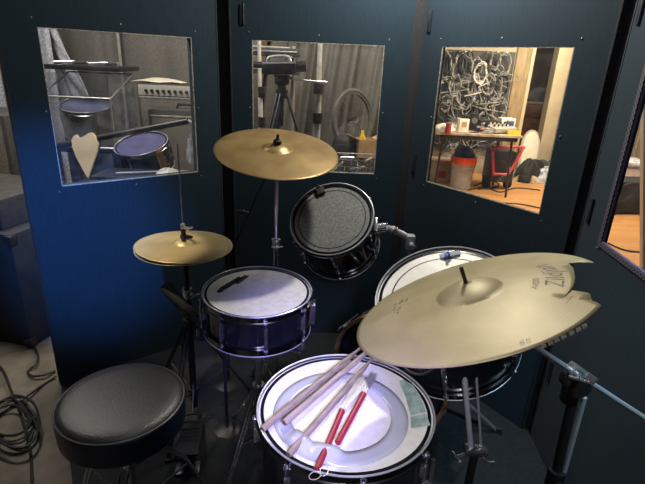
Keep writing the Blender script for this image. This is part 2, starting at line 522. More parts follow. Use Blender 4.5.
# damper clip at the rim
p = tomInv @ (at(321, 192, 1.83)); a0 = math.atan2(p.y, p.x)
e = Vector((math.cos(a0), math.sin(a0), 0))
fr = Matrix((e, Vector((0, 0, 1)).cross(e), Vector((0, 0, 1)))).transposed()
bclip = MB().box(e * (rs - .016) + Vector((0, 0, d - .002)), (.034, .034, .016), fr, .005)
bclip.box(e * (rs + .004) + Vector((0, 0, d + .004)), (.016, .012, .010), fr, .002)
o = bclip.build('drum_clip', M['blackrub'], None); o.matrix_world = tom.matrix_world.copy()
tag(o, 'small black clip on the upper rim of the tilted grey-headed tom', 'drum clip')

# --- second tom (half under the broken cymbal)
t2c = Vector((.334, 1.128, .8885)); t2s = (-.283, -.364)
tom2, rs2, d2 = make_drum('tom_drum', 'white-headed tom half hidden under the broken cymbal', t2c, t2s, .19, .20, 6, 'shell', 'coated', .2, inlay=.80)
# gel pad with blue putty
R2 = nrm_frame(*t2s)
def on_plane(px, py, c, Rm, h=0.0):
    r = ray(px, py); N = Rm.col[2]; o = Vector((0, 0, CAMZ)); cc = Vector(c) + N * h
    return o + r * ((cc - o).dot(N) / r.dot(N))
g0 = on_plane(450, 255.5, t2c, R2, -.0075)
tpad = MB().box((0, 0, .003), (.058, .018, .006), None, .002).build('damper_pad', M['gelgrey'], None)
tpad.matrix_world = Matrix.Translation(g0) @ R2.to_4x4() @ Matrix.Rotation(PI, 4, 'Z')
tag(tpad, 'grey felt damper pad on the white tom head under the broken cymbal', 'drum damper')
g1 = on_plane(447.5, 256, t2c, R2, -.0015)
bput = MB().ball((0, 0, .004), .009, (1, .8, .5)); bput.ball((.004, .008, .006), .006, (.8, 1.2, .7)); bput.ball((-.003, -.007, .005), .005)
tp = bput.build('putty_lump', M['gelblue'], None); tp.matrix_world = Matrix.Translation(g1) @ R2.to_4x4()
tag(tp, 'little blue lump of putty on the grey damper pad', 'putty')

# --- floor tom
FT = Vector((.0733, .9405, .6728))
ft, rsf, df = make_drum('floor_tom', 'large floor tom with a bright white head holding drumsticks and wire brushes', FT, (-.017, 0), .214, .40, 8, 'shell', 'coated', .15)
FTH = .6728 - .0075          # head level
for k in range(3):
    a = .9 + 2 * PI * k / 3
    e = Vector((math.cos(a), math.sin(a), 0))
    br = MB().box(e * (rsf + .012) + Vector((0, 0, .16)), (.024, .034, .05), Matrix.Rotation(a, 3, 'Z'), .004)
    o = br.build('leg_bracket', M['chrome'], ft)
    lg = MB().tube(smooth_path([e * (rsf + .018) + Vector((0, 0, .27)), e * (rsf + .018) + Vector((0, 0, -.1)), e * (rsf + .02) + Vector((0, 0, -.14)), e * (rsf + .06) + Vector((0, 0, -.245))], 5), .0055, 10).build('leg', M['chromew'], ft)
    MB().cyl(e * (rsf + .055) + Vector((0, 0, -.232)), e * (rsf + .066) + Vector((0, 0, -.262)), .012, .014).build('rubber_foot', M['blackrub'], lg)

# --- bass drum: lies on its side, axis level, batter side towards the stool
BAX = Vector((-.55, -.84, 0)).normalized()                # towards the batter side
BC = Vector((.28, 1.58, .30))
up3 = Vector((0, 0, 1)); side = up3.cross(BAX).normalized()
BR = Matrix((side, BAX.cross(side).normalized(), BAX)).transposed()
bass = thing('bass_drum', 'black bass drum with brown wooden hoops behind the floor tom, mostly hidden', 'drum', BC - BAX * .32, BR)
rb = .232
MB().lathe([(rb, .01), (rb, .31), (rb - .01, .31), (rb - .01, .01)], 72, closed=True).build('shell', M['shell'], bass)
MB().lathe([(0, .305), (rb - .006, .305), (rb + .002, .298)], 72).build('batter_head', M['black'], bass)
MB().lathe([(0, .015), (rb - .006, .015), (rb + .002, .022)], 72).build('front_head', M['black'], bass)
for z in (.30, .02):
    MB().lathe([(rb + .004, z - .02), (rb + .018, z - .02), (rb + .018, z + .022), (rb + .004, z + .022)], 72, closed=True).build('hoop', M['shellwood'], bass)
for k in range(8):
    a = .2 + 2 * PI * k / 8; e = Vector((math.cos(a), math.sin(a), 0)); Rz = Matrix.Rotation(a, 3, 'Z')
    b = MB().box(e * (rb + .02) + Vector((0, 0, .30)), (.010, .022, .05), Rz, .002)
    b.cyl(e * (rb + .028) + Vector((0, 0, .2)), e * (rb + .028) + Vector((0, 0, .335)), .003, n=8)
    o = b.build('claw_hook', M['chrome'], bass)
    MB().tube([e * (rb + .028) + Vector((0, 0, .34)) + Rz @ Vector((0, .016 * math.cos(t), .016 * math.sin(t))) for t in [2 * PI * i / 14 for i in range(14)]], .0025, 6, True).build('key_ring', M['chrome'], o)
    MB().box(e * (rb + .008) + Vector((0, 0, .16)), (.018, .02, .06), Rz, .003).build('lug', M['chromew'], bass)
bi = bass.matrix_world.inverted()
for sx in (-1, 1):
    w0 = BC - BAX * .22 + side * sx * .22 + up3 * -.12
    w1 = BC - BAX * .30 + side * sx * .40; w1.z = .015
    sp = MB().cyl(bi @ w0, bi @ w1, .009).build('spur', M['chrome'], bass)
    MB().cyl(bi @ (w1 + Vector((0, 0, .02))), bi @ (w1 + Vector((0, 0, -.015))), .014, .016).build('rubber_foot', M['blackrub'], sp)

# tom holder: post rising from the bass drum and an arm reaching the tilted tom
tb = tom.matrix_world @ (q * (rs + .05) + Vector((0, 0, .108)))
pe = at(411, 237.5, tb.y + .01)
pz = Vector((pe.x + .004, pe.y, .0))
th = thing('tom_holder', 'chrome tom holder arm and post joining the tilted tom', 'tom holder', (pz.x, pz.y, .56))
def rel(v, o): return Vector(v) - o.location
b = MB().tube(smooth_path([rel(tb - (pe - tb).normalized() * .002, th), rel(tb.lerp(pe, .5), th), rel(pe + Vector((-.012, 0, .0)), th)], 4), .0125, 12)
b.build('arm', M['satin'], th)
b = MB().cyl(rel(tb.lerp(pe, .18), th), rel(tb.lerp(pe, .36), th), .017, n=18); b.cyl(rel(tb.lerp(pe, .27), th) + Vector((0, -.03, .01)), rel(tb.lerp(pe, .27), th) + Vector((0, .02, .01)), .006)
b.build('memory_lock', M['chrome'], th)
b = MB().box(rel(pe, th) + Vector((-.002, 0, -.018)), (.036, .04, .06), None, .008); b.cyl(rel(pe, th) + Vector((.0, -.045, -.02)), rel(pe, th) + Vector((0, .03, -.02)), .009)
kb = b.build('clamp', M['satin'], th)
MB().box(rel(pe, th) + Vector((0, -.05, -.02)), (.03, .006, .012), None, .002).build('wing_screw', M['chrome'], kb)
MB().cyl((0, 0, -.02), (0, 0, pe.z - .56 - .03), .0125, n=16).build('post', M['chromew'], th)
MB().box((0, 0, -.005), (.06, .05, .03), None, .006).build('mount_base', M['chromew'], th)

# ================================================================== CYMBALS
def cym_z(rr, r, br, bow, bh):
    rr = min(rr, r)
    if rr >= br: return bow * (1 - ((rr - br) / (r - br)) ** 1.5)
    t = rr / br
    return bow + bh * (1 - t * t) ** .85
def cymbal(name, label, center, slope, r, br, bow, bh, m, cat='cymbal', flip=False, group=None):
    rad = [.006] + [br * x for x in (.2, .35, .5, .65, .8, .9, .97, 1.0)] + [br + (r - br) * x for x in (.06, .14, .25, .4, .55, .7, .85, .95, 1)]
    b = MB().lathe([(x, cym_z(x, r, br, bow, bh)) for x in rad], 96)
    o = b.build(name, M[m], None, solid=.0016, ang=60)
    Rm = nrm_frame(*slope)
    if flip: Rm = Rm @ Matrix.Rotation(PI, 3, 'X')
    o.matrix_world = Matrix.Translation(Vector(center)) @ Rm.to_4x4()
    return tag(o, label, cat, group)

CR = Vector((-.1827, 1.7468, 1.1338)); CRS = (.079, -.227)
crash = cymbal('crash_cymbal', 'golden crash cymbal, whole, high above the snare drum', CR, CRS, .2286, .052, .014, .017, 'crash')
HH = Vector((-.5155, 1.6465, .7861))
hat1 = cymbal('hi_hat_cymbal', 'upper cymbal of the hi-hat pair at the blue panel, partly in shadow', HH, (.041, .032), .1778, .042, .012, .017, 'hat', group=None)
hat2 = cymbal('hi_hat_cymbal', 'lower, upturned cymbal of the hi-hat pair, just under the upper one', HH - Vector((0, 0, .0035)), (.0, .0), .1775, .042, .012, .017, 'hat', flip=True)

# broken ride: outline with the bite taken out of its edge
RC = Vector((.3178, .8921, .9943)); RS = (-.418, .165); RR = .254
RRot = nrm_frame(*RS)
def ride_z(rr): return cym_z(rr, RR, .068, .021, .021)
def build_ride():
    bite = [(.2535, 180.6), (.243, 182.6), (.232, 184.4), (.2155, 186.7), (.2115, 182.5), (.209, 178), (.2055, 173.5), (.202, 169.2), (.199, 162), (.197, 155.5),
            (.1955, 150.5), (.194, 146.0), (.1905, 137.6), (.1925, 137.4), (.197, 145.2), (.205, 144.8), (.214, 144.2), (.224, 143.6), (.2285, 142), (.231, 139.8), (.234, 138.6), (.2365, 136.9), (.245, 136), (.254, 134.4)]
    out = [Vector((rr * math.cos(math.radians(a)), rr * math.sin(math.radians(a)))) for rr, a in bite]
    a = 133.0
    while a > 182.5 - 360:
        out.append(Vector((RR * math.cos(math.radians(a)), RR * math.sin(math.radians(a))))); a -= 2.2
    out.reverse()
    nO = len(out)
    hole = [Vector((.006 * math.cos(t), .006 * math.sin(t))) for t in [2 * PI * k / 12 for k in range(12)]][::-1]
    def inside(p):
        c = False; j = nO - 1
        for i in range(nO):
            A, B = out[i], out[j]
            if (A.y > p.y) != (B.y > p.y) and p.x < (B.x - A.x) * (p.y - A.y) / (B.y - A.y) + A.x: c = not c
            j = i
        return c
    pts = list(out) + list(hole)
    edges = [(i, (i + 1) % nO) for i in range(nO)] + [(nO + i, nO + (i + 1) % 12) for i in range(12)]
    for rr, n in [(.014, 16), (.024, 22), (.034, 28), (.044, 32), (.053, 36), (.060, 40), (.0655, 44), (.068, 48), (.0715, 48), (.08, 50), (.095, 54), (.115, 60), (.14, 66), (.165, 74), (.19, 84), (.212, 90), (.232, 96), (.246, 100)]:
        for k in range(n):
            t = 2 * PI * (k + .5 * (n % 4)) / n
            p = Vector((rr * math.cos(t), rr * math.sin(t)))
            if inside(p) and min((p - o).length for o in out) > .004: pts.append(p)
    V, E, F, *_ = geometry.delaunay_2d_cdt(pts, edges, [], 1, 1e-6)
    b = MB(); vs = [Vector((v.x, v.y, ride_z(v.length))) for v in V]
    fs = []
    for f in F:
        c = sum((V[i] for i in f), Vector((0, 0))) / len(f)
        if c.length > .0058 and inside(c): fs.append(list(f))
    b._merge(vs, fs)
    return b
ride = build_ride().build('ride_cymbal', M['ride'], None, solid=.0017, ang=60)
ride.matrix_world = Matrix.Translation(RC) @ RRot.to_4x4()
tag(ride, 'large broken cymbal with a piece bitten out of its edge', 'cymbal')

def on_ride(name, body, size, r0, th0, shear, m, flipdir=1):
    me = text_mesh(body, size, shear)
    for v in me.vertices:
        th = math.radians(th0) + v.co.x / r0; rr = r0 - v.co.y
        v.co = Vector((rr * math.cos(th), rr * math.sin(th), ride_z(rr) + .0013))
    me.materials.clear(); me.materials.append(M[m])
    o = bpy.data.objects.new(name, me); COL.objects.link(o); o.parent = ride
    return o
on_ride('lettering', 'Zildjian', .049, .181, 171, .35, 'ink')['label'] = 'faded black script lettering'
on_ride('lettering', 'AVEDIS', .017, .137, 156, .3, 'ink')['label'] = 'small faded lettering nearer the bell'
def ride_strokes(name, segs, w, m, lab):
    b = MB()
    for (x0, y0, x1, y1) in segs:
        A = RRot.transposed() @ (on_plane(x0, y0, RC, RRot, .012) - RC); B = RRot.transposed() @ (on_plane(x1, y1, RC, RRot, .012) - RC)
        n = max(2, int((B - A).length / .012)); pts = []
        for i in range(n + 1):
            p = A.lerp(B, i / n); pts.append(p)
        dr = (B - A).normalized(); sd = Vector((-dr.y, dr.x, 0)) * w * .5
        vs = []; fs = []
        for p in pts:
            for sg in (1, -1):
                qv = p + sd * sg; vs.append(Vector((qv.x, qv.y, ride_z(math.hypot(qv.x, qv.y)) + .0013)))
        for i in range(n): fs.append([2 * i, 2 * i + 1, 2 * i + 3, 2 * i + 2])
        b._merge(vs, fs)
    o = b.build(name, M[m], ride, smooth=False); o['label'] = lab
ride_strokes('stamp_mark', [(394, 306, 397.5, 304), (399.5, 305, 402.5, 300.5), (406.5, 303, 408, 299.5), (402, 303.5, 404.5, 301), (393.5, 311.5, 395, 309.5), (396.5, 312, 399, 310.5), (397.5, 315, 399.5, 313.2),
                            (394, 313.5, 396, 313), (399, 311, 401, 308.5), (393.8, 308.6, 396, 307.6)], .0042, 'ink', 'tiny dark maker stamp')
ride_strokes('scratch', [(381, 315.5, 391.5, 312.2), (408, 306.8, 422, 303), (565.3, 302.2, 572, 294.4)], .0016, 'scratch', 'thin dark scratch lines and crack')
fp = []
for (x, y) in ((519, 337), (525, 334.5), (540, 338), (547, 335), (553, 332), (560, 329), (568, 325), (575, 321.5), (581, 318)):
    fp += [(x, y, x + 1.2, y + 4.5), (x + 2.6, y - 1.2, x + 3.8, y + 3.2), (x + .3, y + 1.6, x + 3.2, y + .6)]
ride_strokes('faded_print', fp, .0035, 'inkfaint', 'worn-away grey print near the edge')

# ================================================================== STANDS
def tripod(root, legs_z, spread, az, m='chromew', dbl=True, foot_r=.011, hub=.02):
    """legs of a folding stand; root at floor level"""
    for k in range(3):
        a = az + 2 * PI * k / 3; e = Vector((math.cos(a), math.sin(a), 0))
        s = Vector((-e.y, e.x, 0)) * .008
        top = e * hub + Vector((0, 0, legs_z)); bot = e * spread + Vector((0, 0, .012))
        b = MB()
        if dbl:
            b.tube([top + s, bot + s * .6], .0045, 8); b.tube([top - s, bot - s * .6], .0045, 8)
        else:
            b.tube([top, bot], .007, 8)
        lg = b.build('leg', M[m], root)
        MB().cyl(bot + Vector((0, 0, .012)), bot + e * .006 - Vector((0, 0, .012)), foot_r, foot_r * 1.15).build('rubber_foot', M['blackrub'], lg)
        mid = top.lerp(bot, .55)
        MB().tube([Vector((0, 0, legs_z * .28)) + e * hub * .8, mid], .0035, 6).build('brace', M[m], root)
    MB().cyl((0, 0, legs_z - .02), (0, 0, legs_z + .025), .024, n=16).build('leg_collar', M[m], root)
    MB().cyl((0, 0, legs_z * .28 - .015), (0, 0, legs_z * .28 + .015), .02, n=16).build('brace_collar', M[m], root)

def wing(b, c, d, s=.022):
    c = Vector(c); d = Vector(d).normalized(); w = d.cross(Vector((0, 0, 1))).normalized() if abs(d.z) < .9 else Vector((1, 0, 0))
    b.cyl(c, c + d * .022, .006)
    fr = Matrix((w, d, w.cross(d))).transposed()
    b.box(c + d * .026 + w * s * .55, (s, .010, .005), fr, .002); b.box(c + d * .026 - w * s * .55, (s, .010, .005), fr, .002)

# --- crash stand
CN = nrm_frame(*CRS).col[2]
cs0 = Vector((CR.x, CR.y + .004, 0))
cst = thing('cymbal_stand', 'straight chrome cymbal stand under the golden crash cymbal', 'cymbal stand', cs0)
MB().cyl((0, 0, .04), (0, 0, .785), .0125, n=16).build('lower_tube', M['chromew'], cst)
MB().cyl((0, 0, .78), (0, 0, 1.05), .0075, n=14).build('upper_tube', M['chrome'], cst)
b = MB().cyl((0, 0, .755), (0, 0, .79), .018, n=16); wing(b, (0, -.014, .772), (.3, -1, 0))
b.build('tube_clamp', M['chrome'], cst)
b = MB().cyl((-.016, 0, 1.053), (.016, 0, 1.053), .014, n=16); wing(b, (.014, -.004, 1.055), (1, -.5, 0))
b.build('tilter', M['chrome'], cst)
pk = Vector((0, 0, 1.055)); apex = CR + CN * .029 - cs0
MB().tube([pk, apex - CN * .03, apex + CN * .034], .0035, 8).build('tilter_rod', M['darkmetal'], cst)
MB().cyl(apex - CN * .026, apex - CN * .0015, .013).build('lower_felt', M['blackrub'], cst)
b = MB().lathe([(.0, 0), (.014, 0), (.0155, .006), (.0145, .014), (.008, .018), (.0055, .022), (.0055, .036), (0, .037)], 18, apex + CN * .0015, CN)
b.build('cymbal_topper', M['blackrub'], cst)
tripod(cst, .40, .21, .15)

# --- hi-hat stand with pedal
hs = thing('hi_hat_stand', 'hi-hat stand with its thin pull rod rising above the two cymbals', 'hi-hat stand', (HH.x, HH.y, 0))
MB().cyl((0, 0, .05), (0, 0, .60), .0135, n=16).build('lower_tube', M['darkmetal'], hs)
MB().cyl((0, 0, .58), (0, 0, .735), .0105, n=16).build('upper_tube', M['darkmetal'], hs)
b = MB().cyl((0, 0, .57), (0, 0, .61), .020, n=16); wing(b, (.014, -.01, .59), (1, -.6, 0))
b.build('height_clamp', M['chromew'], hs)
MB().lathe([(0, .722), (.024, .722), (.028, .735), (.02, .742), (.0, .742)], 20).build('cymbal_seat', M['black'], hs)
MB().cyl((0, 0, .5), (0, 0, 1.165), .0028, n=8).build('pull_rod', M['chromew'], hs)
b = MB().cyl((0, 0, .817), (0, 0, .829), .013); b.cyl((0, 0, .829), (0, 0, .866), .009); b.box((.022, -.012, .828), (.034, .012, .010), Matrix.Rotation(-.5, 3, 'Z'), .003); b.box((.005, -.014, .82), (.012, .026, .012), None, .003)
cl = b.build('clutch', M['black'], hs)
b = MB(); wing(b, (.004, -.004, .86), (1, -.35, 0), .018); b.cyl((0, 0, .855), (0, 0, .872), .0095)
b.build('clutch_screw', M['chrome'], cl)
tripod(hs, .45, .27, 2.5, 'darkmetal')
# foot pedal towards the stool
dirp = Vector((.17, -.98, 0)); wp = Vector((dirp.y, -dirp.x, 0))
Rp = Matrix((wp, -dirp, Vector((0, 0, 1)))).transposed()
tilt = Matrix.Rotation(-.24, 3, 'X')
b = MB().box(dirp * .20 + Vector((0, 0, .062)), (.085, .25, .008), Rp @ tilt, .003)
for k in range(7): b.box(dirp * (.10 + .032 * k) + Vector((0, 0, .066 + .0078 * (3 - k))), (.07, .006, .006), Rp @ tilt, .001)
b.build('footboard', M['darkmetal'], hs)
MB().box(dirp * .31 + Vector((0, 0, .014)), (.09, .06, .024), Rp, .005).build('heel_plate', M['darkmetal'], hs)
MB().tube([dirp * .08 + Vector((0, 0, .09)), dirp * .02 + Vector((0, 0, .14)), Vector((0, -.0, .2))], .005, 6).build('pull_chain', M['darkmetal'], hs)
b = MB(); 
for sg in (-1, 1): b.tube([dirp * .31 + wp * .035 * sg + Vector((0, 0, .008)), dirp * .03 + wp * .03 * sg + Vector((0, 0, .008))], .004, 6)
b.build('linkage', M['darkmetal'], hs)

# --- snare stand
ss = thing('snare_stand', 'chrome snare stand holding the black snare drum', 'snare stand', (-.2142, 1.455, 0))
MB().cyl((0, 0, .06), (0, 0, .46), .0125, n=16).build('tube', M['chromew'], ss)
b = MB().cyl((0, 0, .44), (0, 0, .50), .019, n=16); wing(b, (.0, -.018, .47), (.2, -1, 0))
b.build('basket_hub', M['chromew'], ss)
for k in range(3):
    a = 3.55 + 2 * PI * k / 3; e = Vector((math.cos(a), math.sin(a), 0))
    ar = MB().tube(smooth_path([Vector((0, 0, .49)), e * .08 + Vector((0, 0, .525)), e * .186 + Vector((0, 0, .545)), e * .204 + Vector((0, 0, .565)), e * .206 + Vector((0, 0, .60))], 5), .0055, 8).build('basket_arm', M['chromew'], ss)
    MB().box(e * .196 + Vector((0, 0, .5645)), (.028, .022, .010), Matrix.Rotation(a, 3, 'Z'), .003).build('rubber_grip', M['blackrub'], ar)
tripod(ss, .30, .22, 4.3)

# --- boom stand of the broken cymbal
bs0 = Vector((.600, .90, 0))
bst = thing('boom_stand', 'black and chrome boom stand with its long arm under the broken cymbal', 'cymbal stand', bs0)
MB().cyl((0, 0, .05), (0, 0, .52), .0145, n=16).build('lower_tube', M['darkmetal'], bst)
MB().cyl((0, 0, .5), (-.012, 0, .785), .0115, n=16).build('upper_tube', M['black'], bst)
MB().cyl((.018, -.004, .35), (.012, -.004, .76), .006, n=10).build('chrome_tube', M['satin'], bst)
b = MB().cyl((0, 0, .49), (0, 0, .54), .021, n=16); wing(b, (.0, -.018, .515), (.2, -1, 0))
b.build('tube_clamp', M['darkmetal'], bst)
bq = Vector((.586, .9, .818)) - bs0
b = MB().cyl(bq + Vector((-.002, -.022, -.022)), bq + Vector((-.002, .022, -.022)), .026, n=22)
b.box(bq + Vector((-.008, 0, -.05)), (.03, .026, .05), None, .005)
cl = b.build('boom_tilter', M['black'], bst)
b = MB().box(bq + Vector((0, 0, .004)), (.05, .034, .026), Matrix.Rotation(.57, 3, 'Y'), .005); wing(b, bq + Vector((-.01, -.018, .01)), (-.5, -1, .3), .02)
b.box(bq + Vector((.018, -.018, .004)), (.03, .006, .018), Matrix.Rotation(.57, 3, 'Y'), .002)
b.build('boom_clamp', M['chrome'], bst)
RN = RRot.col[2]
tip = RC - RN * .018 + Vector((.006, 0, 0)) - bs0
e1 = bq + (bq - tip).normalized() * .285
MB().cyl(tip, e1, .0062, n=12).build('boom_arm', M['satin'], bst)
MB().cyl(tip + Vector((0, -.014, 0)), tip + Vector((0, .014, 0)), .013, n=14).build('tilter', M['chromew'], bst)
apx = RC + RN * .042 - bs0
MB().tube([tip, apx - RN * .02, apx + RN * .036], .0042, 8).build('tilter_rod', M['darkmetal'], bst)
MB().cyl(apx - RN * .02, apx - RN * .002, .014).build('lower_felt', M['blackrub'], bst)
tripod(bst, .40, .22, PI / 2, 'darkmetal')

# --- slim stand whose twin rods stand before the second tom
ts = thing('tom_stand', 'slim stand with two bright chrome rods in front of the half-hidden white tom', 'drum stand', (.43, 1.0, 0))
T0 = ts.location
ra, rb_, rc_, rd_ = at(463, 362, 1.0) - T0, at(471, 449, 1.0) - T0, at(475.5, 364, 1.0) - T0, at(481, 446, 1.0) - T0
MB().cyl(rb_, ra + (ra - rb_) * .55, .0075, n=14).build('rod', M['satin'], ts)
MB().cyl(rd_, rc_ + (rc_ - rd_) * .5, .0032, n=10).build('rod', M['satin'], ts)
b = MB().box((rb_ + rd_) / 2 - Vector((0, 0, .008)), (.060, .03, .022), None, .005); wing(b, rb_ + Vector((-.02, -.01, -.01)), (-1, -.4, 0), .02)
b.tube(smooth_path([rd_ + Vector((0, 0, -.01)), rd_ + Vector((.012, -.02, -.03)), rd_ + Vector((.035, -.02, -.032))], 4), .0035, 8)
b.build('rod_clamp', M['chromew'], ts)
MB().cyl((0, .005, .05), ((rb_ + rd_) / 2 - Vector((0, 0, .012))), .011, n=14).build('tube', M['black'], ts)
tripod(ts, .26, .14, PI / 6, 'darkmetal')

# ================================================================== STOOL
SO = Vector((-.5484, 1.0885, 0)); SZ = .5457
st = thing('drum_stool', 'round black padded drum stool with a chrome base', 'stool', SO)
tl = Matrix.Rotation(.04, 3, 'X')
R_ = .170
b = MB().lathe([(0, .006), (.06, .0065), (.12, .004), (.15, .001), (.162, -.004), (.1665, -.009)], 64, (0, 0, SZ))
b.build('seat_top', M['leather'], st)
MB().lathe([(R_ - .0045, SZ - .0125), (R_ - .001, SZ - .0085), (R_ + .0022, SZ - .0105), (R_ + .001, SZ - .0145), (R_ - .003, SZ - .016)], 64, closed=True).build('piping', M['piping'], st)
MB().lathe([(R_ - .004, SZ - .013), (R_ + .001, SZ - .018), (R_ + .003, SZ - .045), (R_ + .001, SZ - .088), (R_ - .006, SZ - .096), (.0, SZ - .096)], 64).build('seat_side', M['fabricdk'], st)
MB().lathe([(0, SZ - .097), (.05, SZ - .097), (.055, SZ - .106), (.022, SZ - .112), (.020, SZ - .15), (0, SZ - .15)], 24).build('seat_bracket', M['chrome'], st)
MB().cyl((0, 0, .08), (0, 0, SZ - .13), .0125, n=18).build('spindle', M['chrome'], st)
b = MB().cyl((0, 0, .30), (0, 0, .345), .022, n=18); wing(b, (.012, -.014, .325), (.9, -.6, 0), .026); b.cyl((-.03, .0, .335), (.03, .0, .335), .006)
b.build('height_clamp', M['chrome'], st)
for k in range(3):
    a = 2.75 + 2 * PI * k / 3; e = Vector((math.cos(a), math.sin(a), 0)); s = Vector((-e.y, e.x, 0)) * .011
    pth = lambda sg: smooth_path([e * .018 + s * sg + Vector((0, 0, .325)), e * .10 + s * sg + Vector((0, 0, .30)), e * .17 + s * sg + Vector((0, 0, .22)), e * .245 + s * sg * .5 + Vector((0, 0, .014))], 5)
    lg = MB().tube(pth(1), .005, 8).tube(pth(-1), .005, 8).build('leg', M['chrome'], st)
    MB().cyl(e * .243 + Vector((0, 0, .03)), e * .25 + Vector((0, 0, 0)), .014, .016).build('rubber_foot', M['blackrub'], lg)
    MB().tube([e * .015 + Vector((0, 0, .13)), e * .172 + Vector((0, 0, .20))], .0045, 6).build('brace', M['chromew'], st)
MB().cyl((0, 0, .115), (0, 0, .145), .02, n=16).build('brace_collar', M['chrome'], st)

# ================================================================== THINGS ON THE FLOOR TOM HEAD
def head_z(x): return FTH + .017 * (x - FT.x)
def stick(a, bp, r, m, label, za, zb, L=.406):
    A = atz(a[0], a[1], za); B = atz(bp[0], bp[1], zb)
    dr = (B - A).normalized()
    b = MB().lathe([(0, 0), (r * .8, .0), (r, .003), (r, L * .72), (r * .80, L * .88), (r * .45, L * .965), (r * .42, L * .972), (r * .62, L * .985), (r * .5, L * .997), (0, L)], 14)
    root = thing('drumstick', label, 'drumstick', A, dr.to_track_quat('Z', 'Y').to_matrix(), 'drumsticks on the floor tom')
    b.build('shaft', M[m], root)
    MB().lathe([(0, -.0006), (r * .72, -.0004), (r * .8, .0002)], 14).build('butt_end', M['stickend'], root)
    return root
stick((262, 429.5), (360.5, 348), .0082, 'stickB', 'uppermost of the three wooden drumsticks, its butt on the left rim of the floor tom', FTH + .0075, .681)
stick((284, 423), (366.5, 352.5), .0085, 'stickA', 'middle of the three wooden drumsticks, lying across the clear ring on the floor tom', FTH + .016, .6815)
stick((288.5, 455), (372.5, 358.5), .0078, 'stickB', 'wooden drumstick nearest the red brushes, tucked under the ring', FTH + .0072, .681)

def brush(ha, hb, tipc, label, fan, seed):
    A = atz(*ha, FTH + .0085); B = atz(*hb, FTH + .0088); T = atz(*tipc, FTH + .011)
    dr = (B - A).normalized(); L = (B - A).length
    root = thing('wire_brush', label, 'drum brush', A, dr.to_track_quat('Z', 'Y').to_matrix(), 'wire brushes on the floor tom')
    inv = root.matrix_world.inverted()
    MB().lathe([(0, 0), (.0062, 0), (.0072, .004), (.0072, L * .95), (.0078, L * .97), (.0078, L), (0, L)], 16).build('grip', M['red'], root)
    rnd = random.Random(seed); up = Vector((0, 0, 1)); dw = (T - B); sd = Vector((-dw.y, dw.x, 0)).normalized()
    b = MB()
    for i in range(46):
        f = rnd.uniform(-1, 1); h = rnd.uniform(0, 1)
        p0 = B + sd * f * .004 + up * (h - .5) * .006
        p2 = B + dw * rnd.uniform(.86, 1.05) + sd * f * fan + up * (h * .010 - .005)
        p1 = p0.lerp(p2, .5) + sd * f * fan * .12
        b.tube([inv @ p0, inv @ p1, inv @ p2], .00042, 4)
    o = b.build('bristles', M['wire'], root); o['label'] = 'fan of thin steel wires'
    return root, inv, A
b1, inv1, A1 = brush((317, 469.5), (342, 411), (366, 376), 'red-handled wire brush with wire loop end, passing under the ring', .017, 3)
loop = MB()
for (cx_, cy_, lx, ly, hz_) in ((315, 475.5, .8, .5, .020), (324, 471, .35, .8, .016)):
    c = atz(cx_, cy_, FTH + hz_); ax_ = Vector((lx, ly, 0)).normalized(); bx_ = Vector((-ax_.y, ax_.x, 0))
    loop.tube([inv1 @ (c + ax_ * .013 * math.cos(t) + bx_ * .0075 * math.sin(t) + Vector((0, 0, .002 * math.sin(t)))) for t in [2 * PI * i / 18 for i in range(18)]], .0009, 6, True)
loop.tube([inv1 @ A1, inv1 @ atz(319, 473, FTH + .018)], .0009, 6)
loop.build('pull_loop', M['wire'], b1)
brush((337.5, 443), (363.7, 394), (375, 374), 'red-handled wire brush ending at the inner side of the ring', .008, 5)

# flexible muffling ring, lifted where stick and brush run beneath it
rc = atz(340.5, 412.5, FTH + .003)
lift = [(atz(301, 441, FTH), .024, .0165), (atz(327, 448, FTH), .026, .0172)]
def ring_z(p):
    h = .0012
    for c, w, amp in lift:
        dd = math.hypot(p.x - c.x, p.y - c.y)
        h = max(h, amp * math.exp(-(dd / w) ** 4 * .35))
    return head_z(p.x) + h
b = MB(); NR = 96; rr0, rr1 = .120, .161
prof = [rr0, rr0 + .013, rr0 + .028, rr1]
vs = []; fs = []
for k in range(NR):
    t = 2 * PI * k / NR
    for rr in prof:
        p = rc + Vector((rr * math.cos(t), rr * math.sin(t), 0)); vs.append(Vector((p.x - rc.x, p.y - rc.y, ring_z(p) - FTH)))
for k in range(NR):
    for j in range(3):
        a = k * 4 + j; c = ((k + 1) % NR) * 4 + j; fs.append([a, a + 1, c + 1, c])
b._merge(vs, fs)
o = b.build('damper_ring', M['ring'], None, loc=(rc.x, rc.y, FTH), solid=.0008)
tag(o, 'milky clear plastic ring lying on the white floor tom head', 'drum damper')

def tape(px, label, th=.0009, dz=.0):
    P = [atz(x, y, FTH) for x, y in px]; c = sum(P, Vector()) / len(P)
    b = MB(); n = len(P)
    vs = [Vector((p.x - c.x, p.y - c.y, head_z(p.x) - FTH + .0028 + dz)) for p in P] + [Vector((p.x - c.x, p.y - c.y, head_z(p.x) - FTH + .0028 + dz + th)) for p in P]
    fs = [list(range(n))[::-1], list(range(n, 2 * n))] + [[i, (i + 1) % n, n + (i + 1) % n, n + i] for i in range(n)]
    b._merge(vs, fs)
    o = b.build('tape_strip', M['tape'], None, smooth=False, loc=(c.x, c.y, FTH))
    tag(o, label, 'tape', 'tape on the floor tom'); return o
tape([(399, 383), (403, 381.5), (413, 387), (420, 398), (425.5, 414), (410.5, 417), (406, 400)], 'long strip of grey-green tape along the rim of the floor tom head')
tape([(410.2, 419), (426, 416.5), (430, 427.5), (411, 430)], 'short piece of grey-green tape, lower one on the floor tom head')

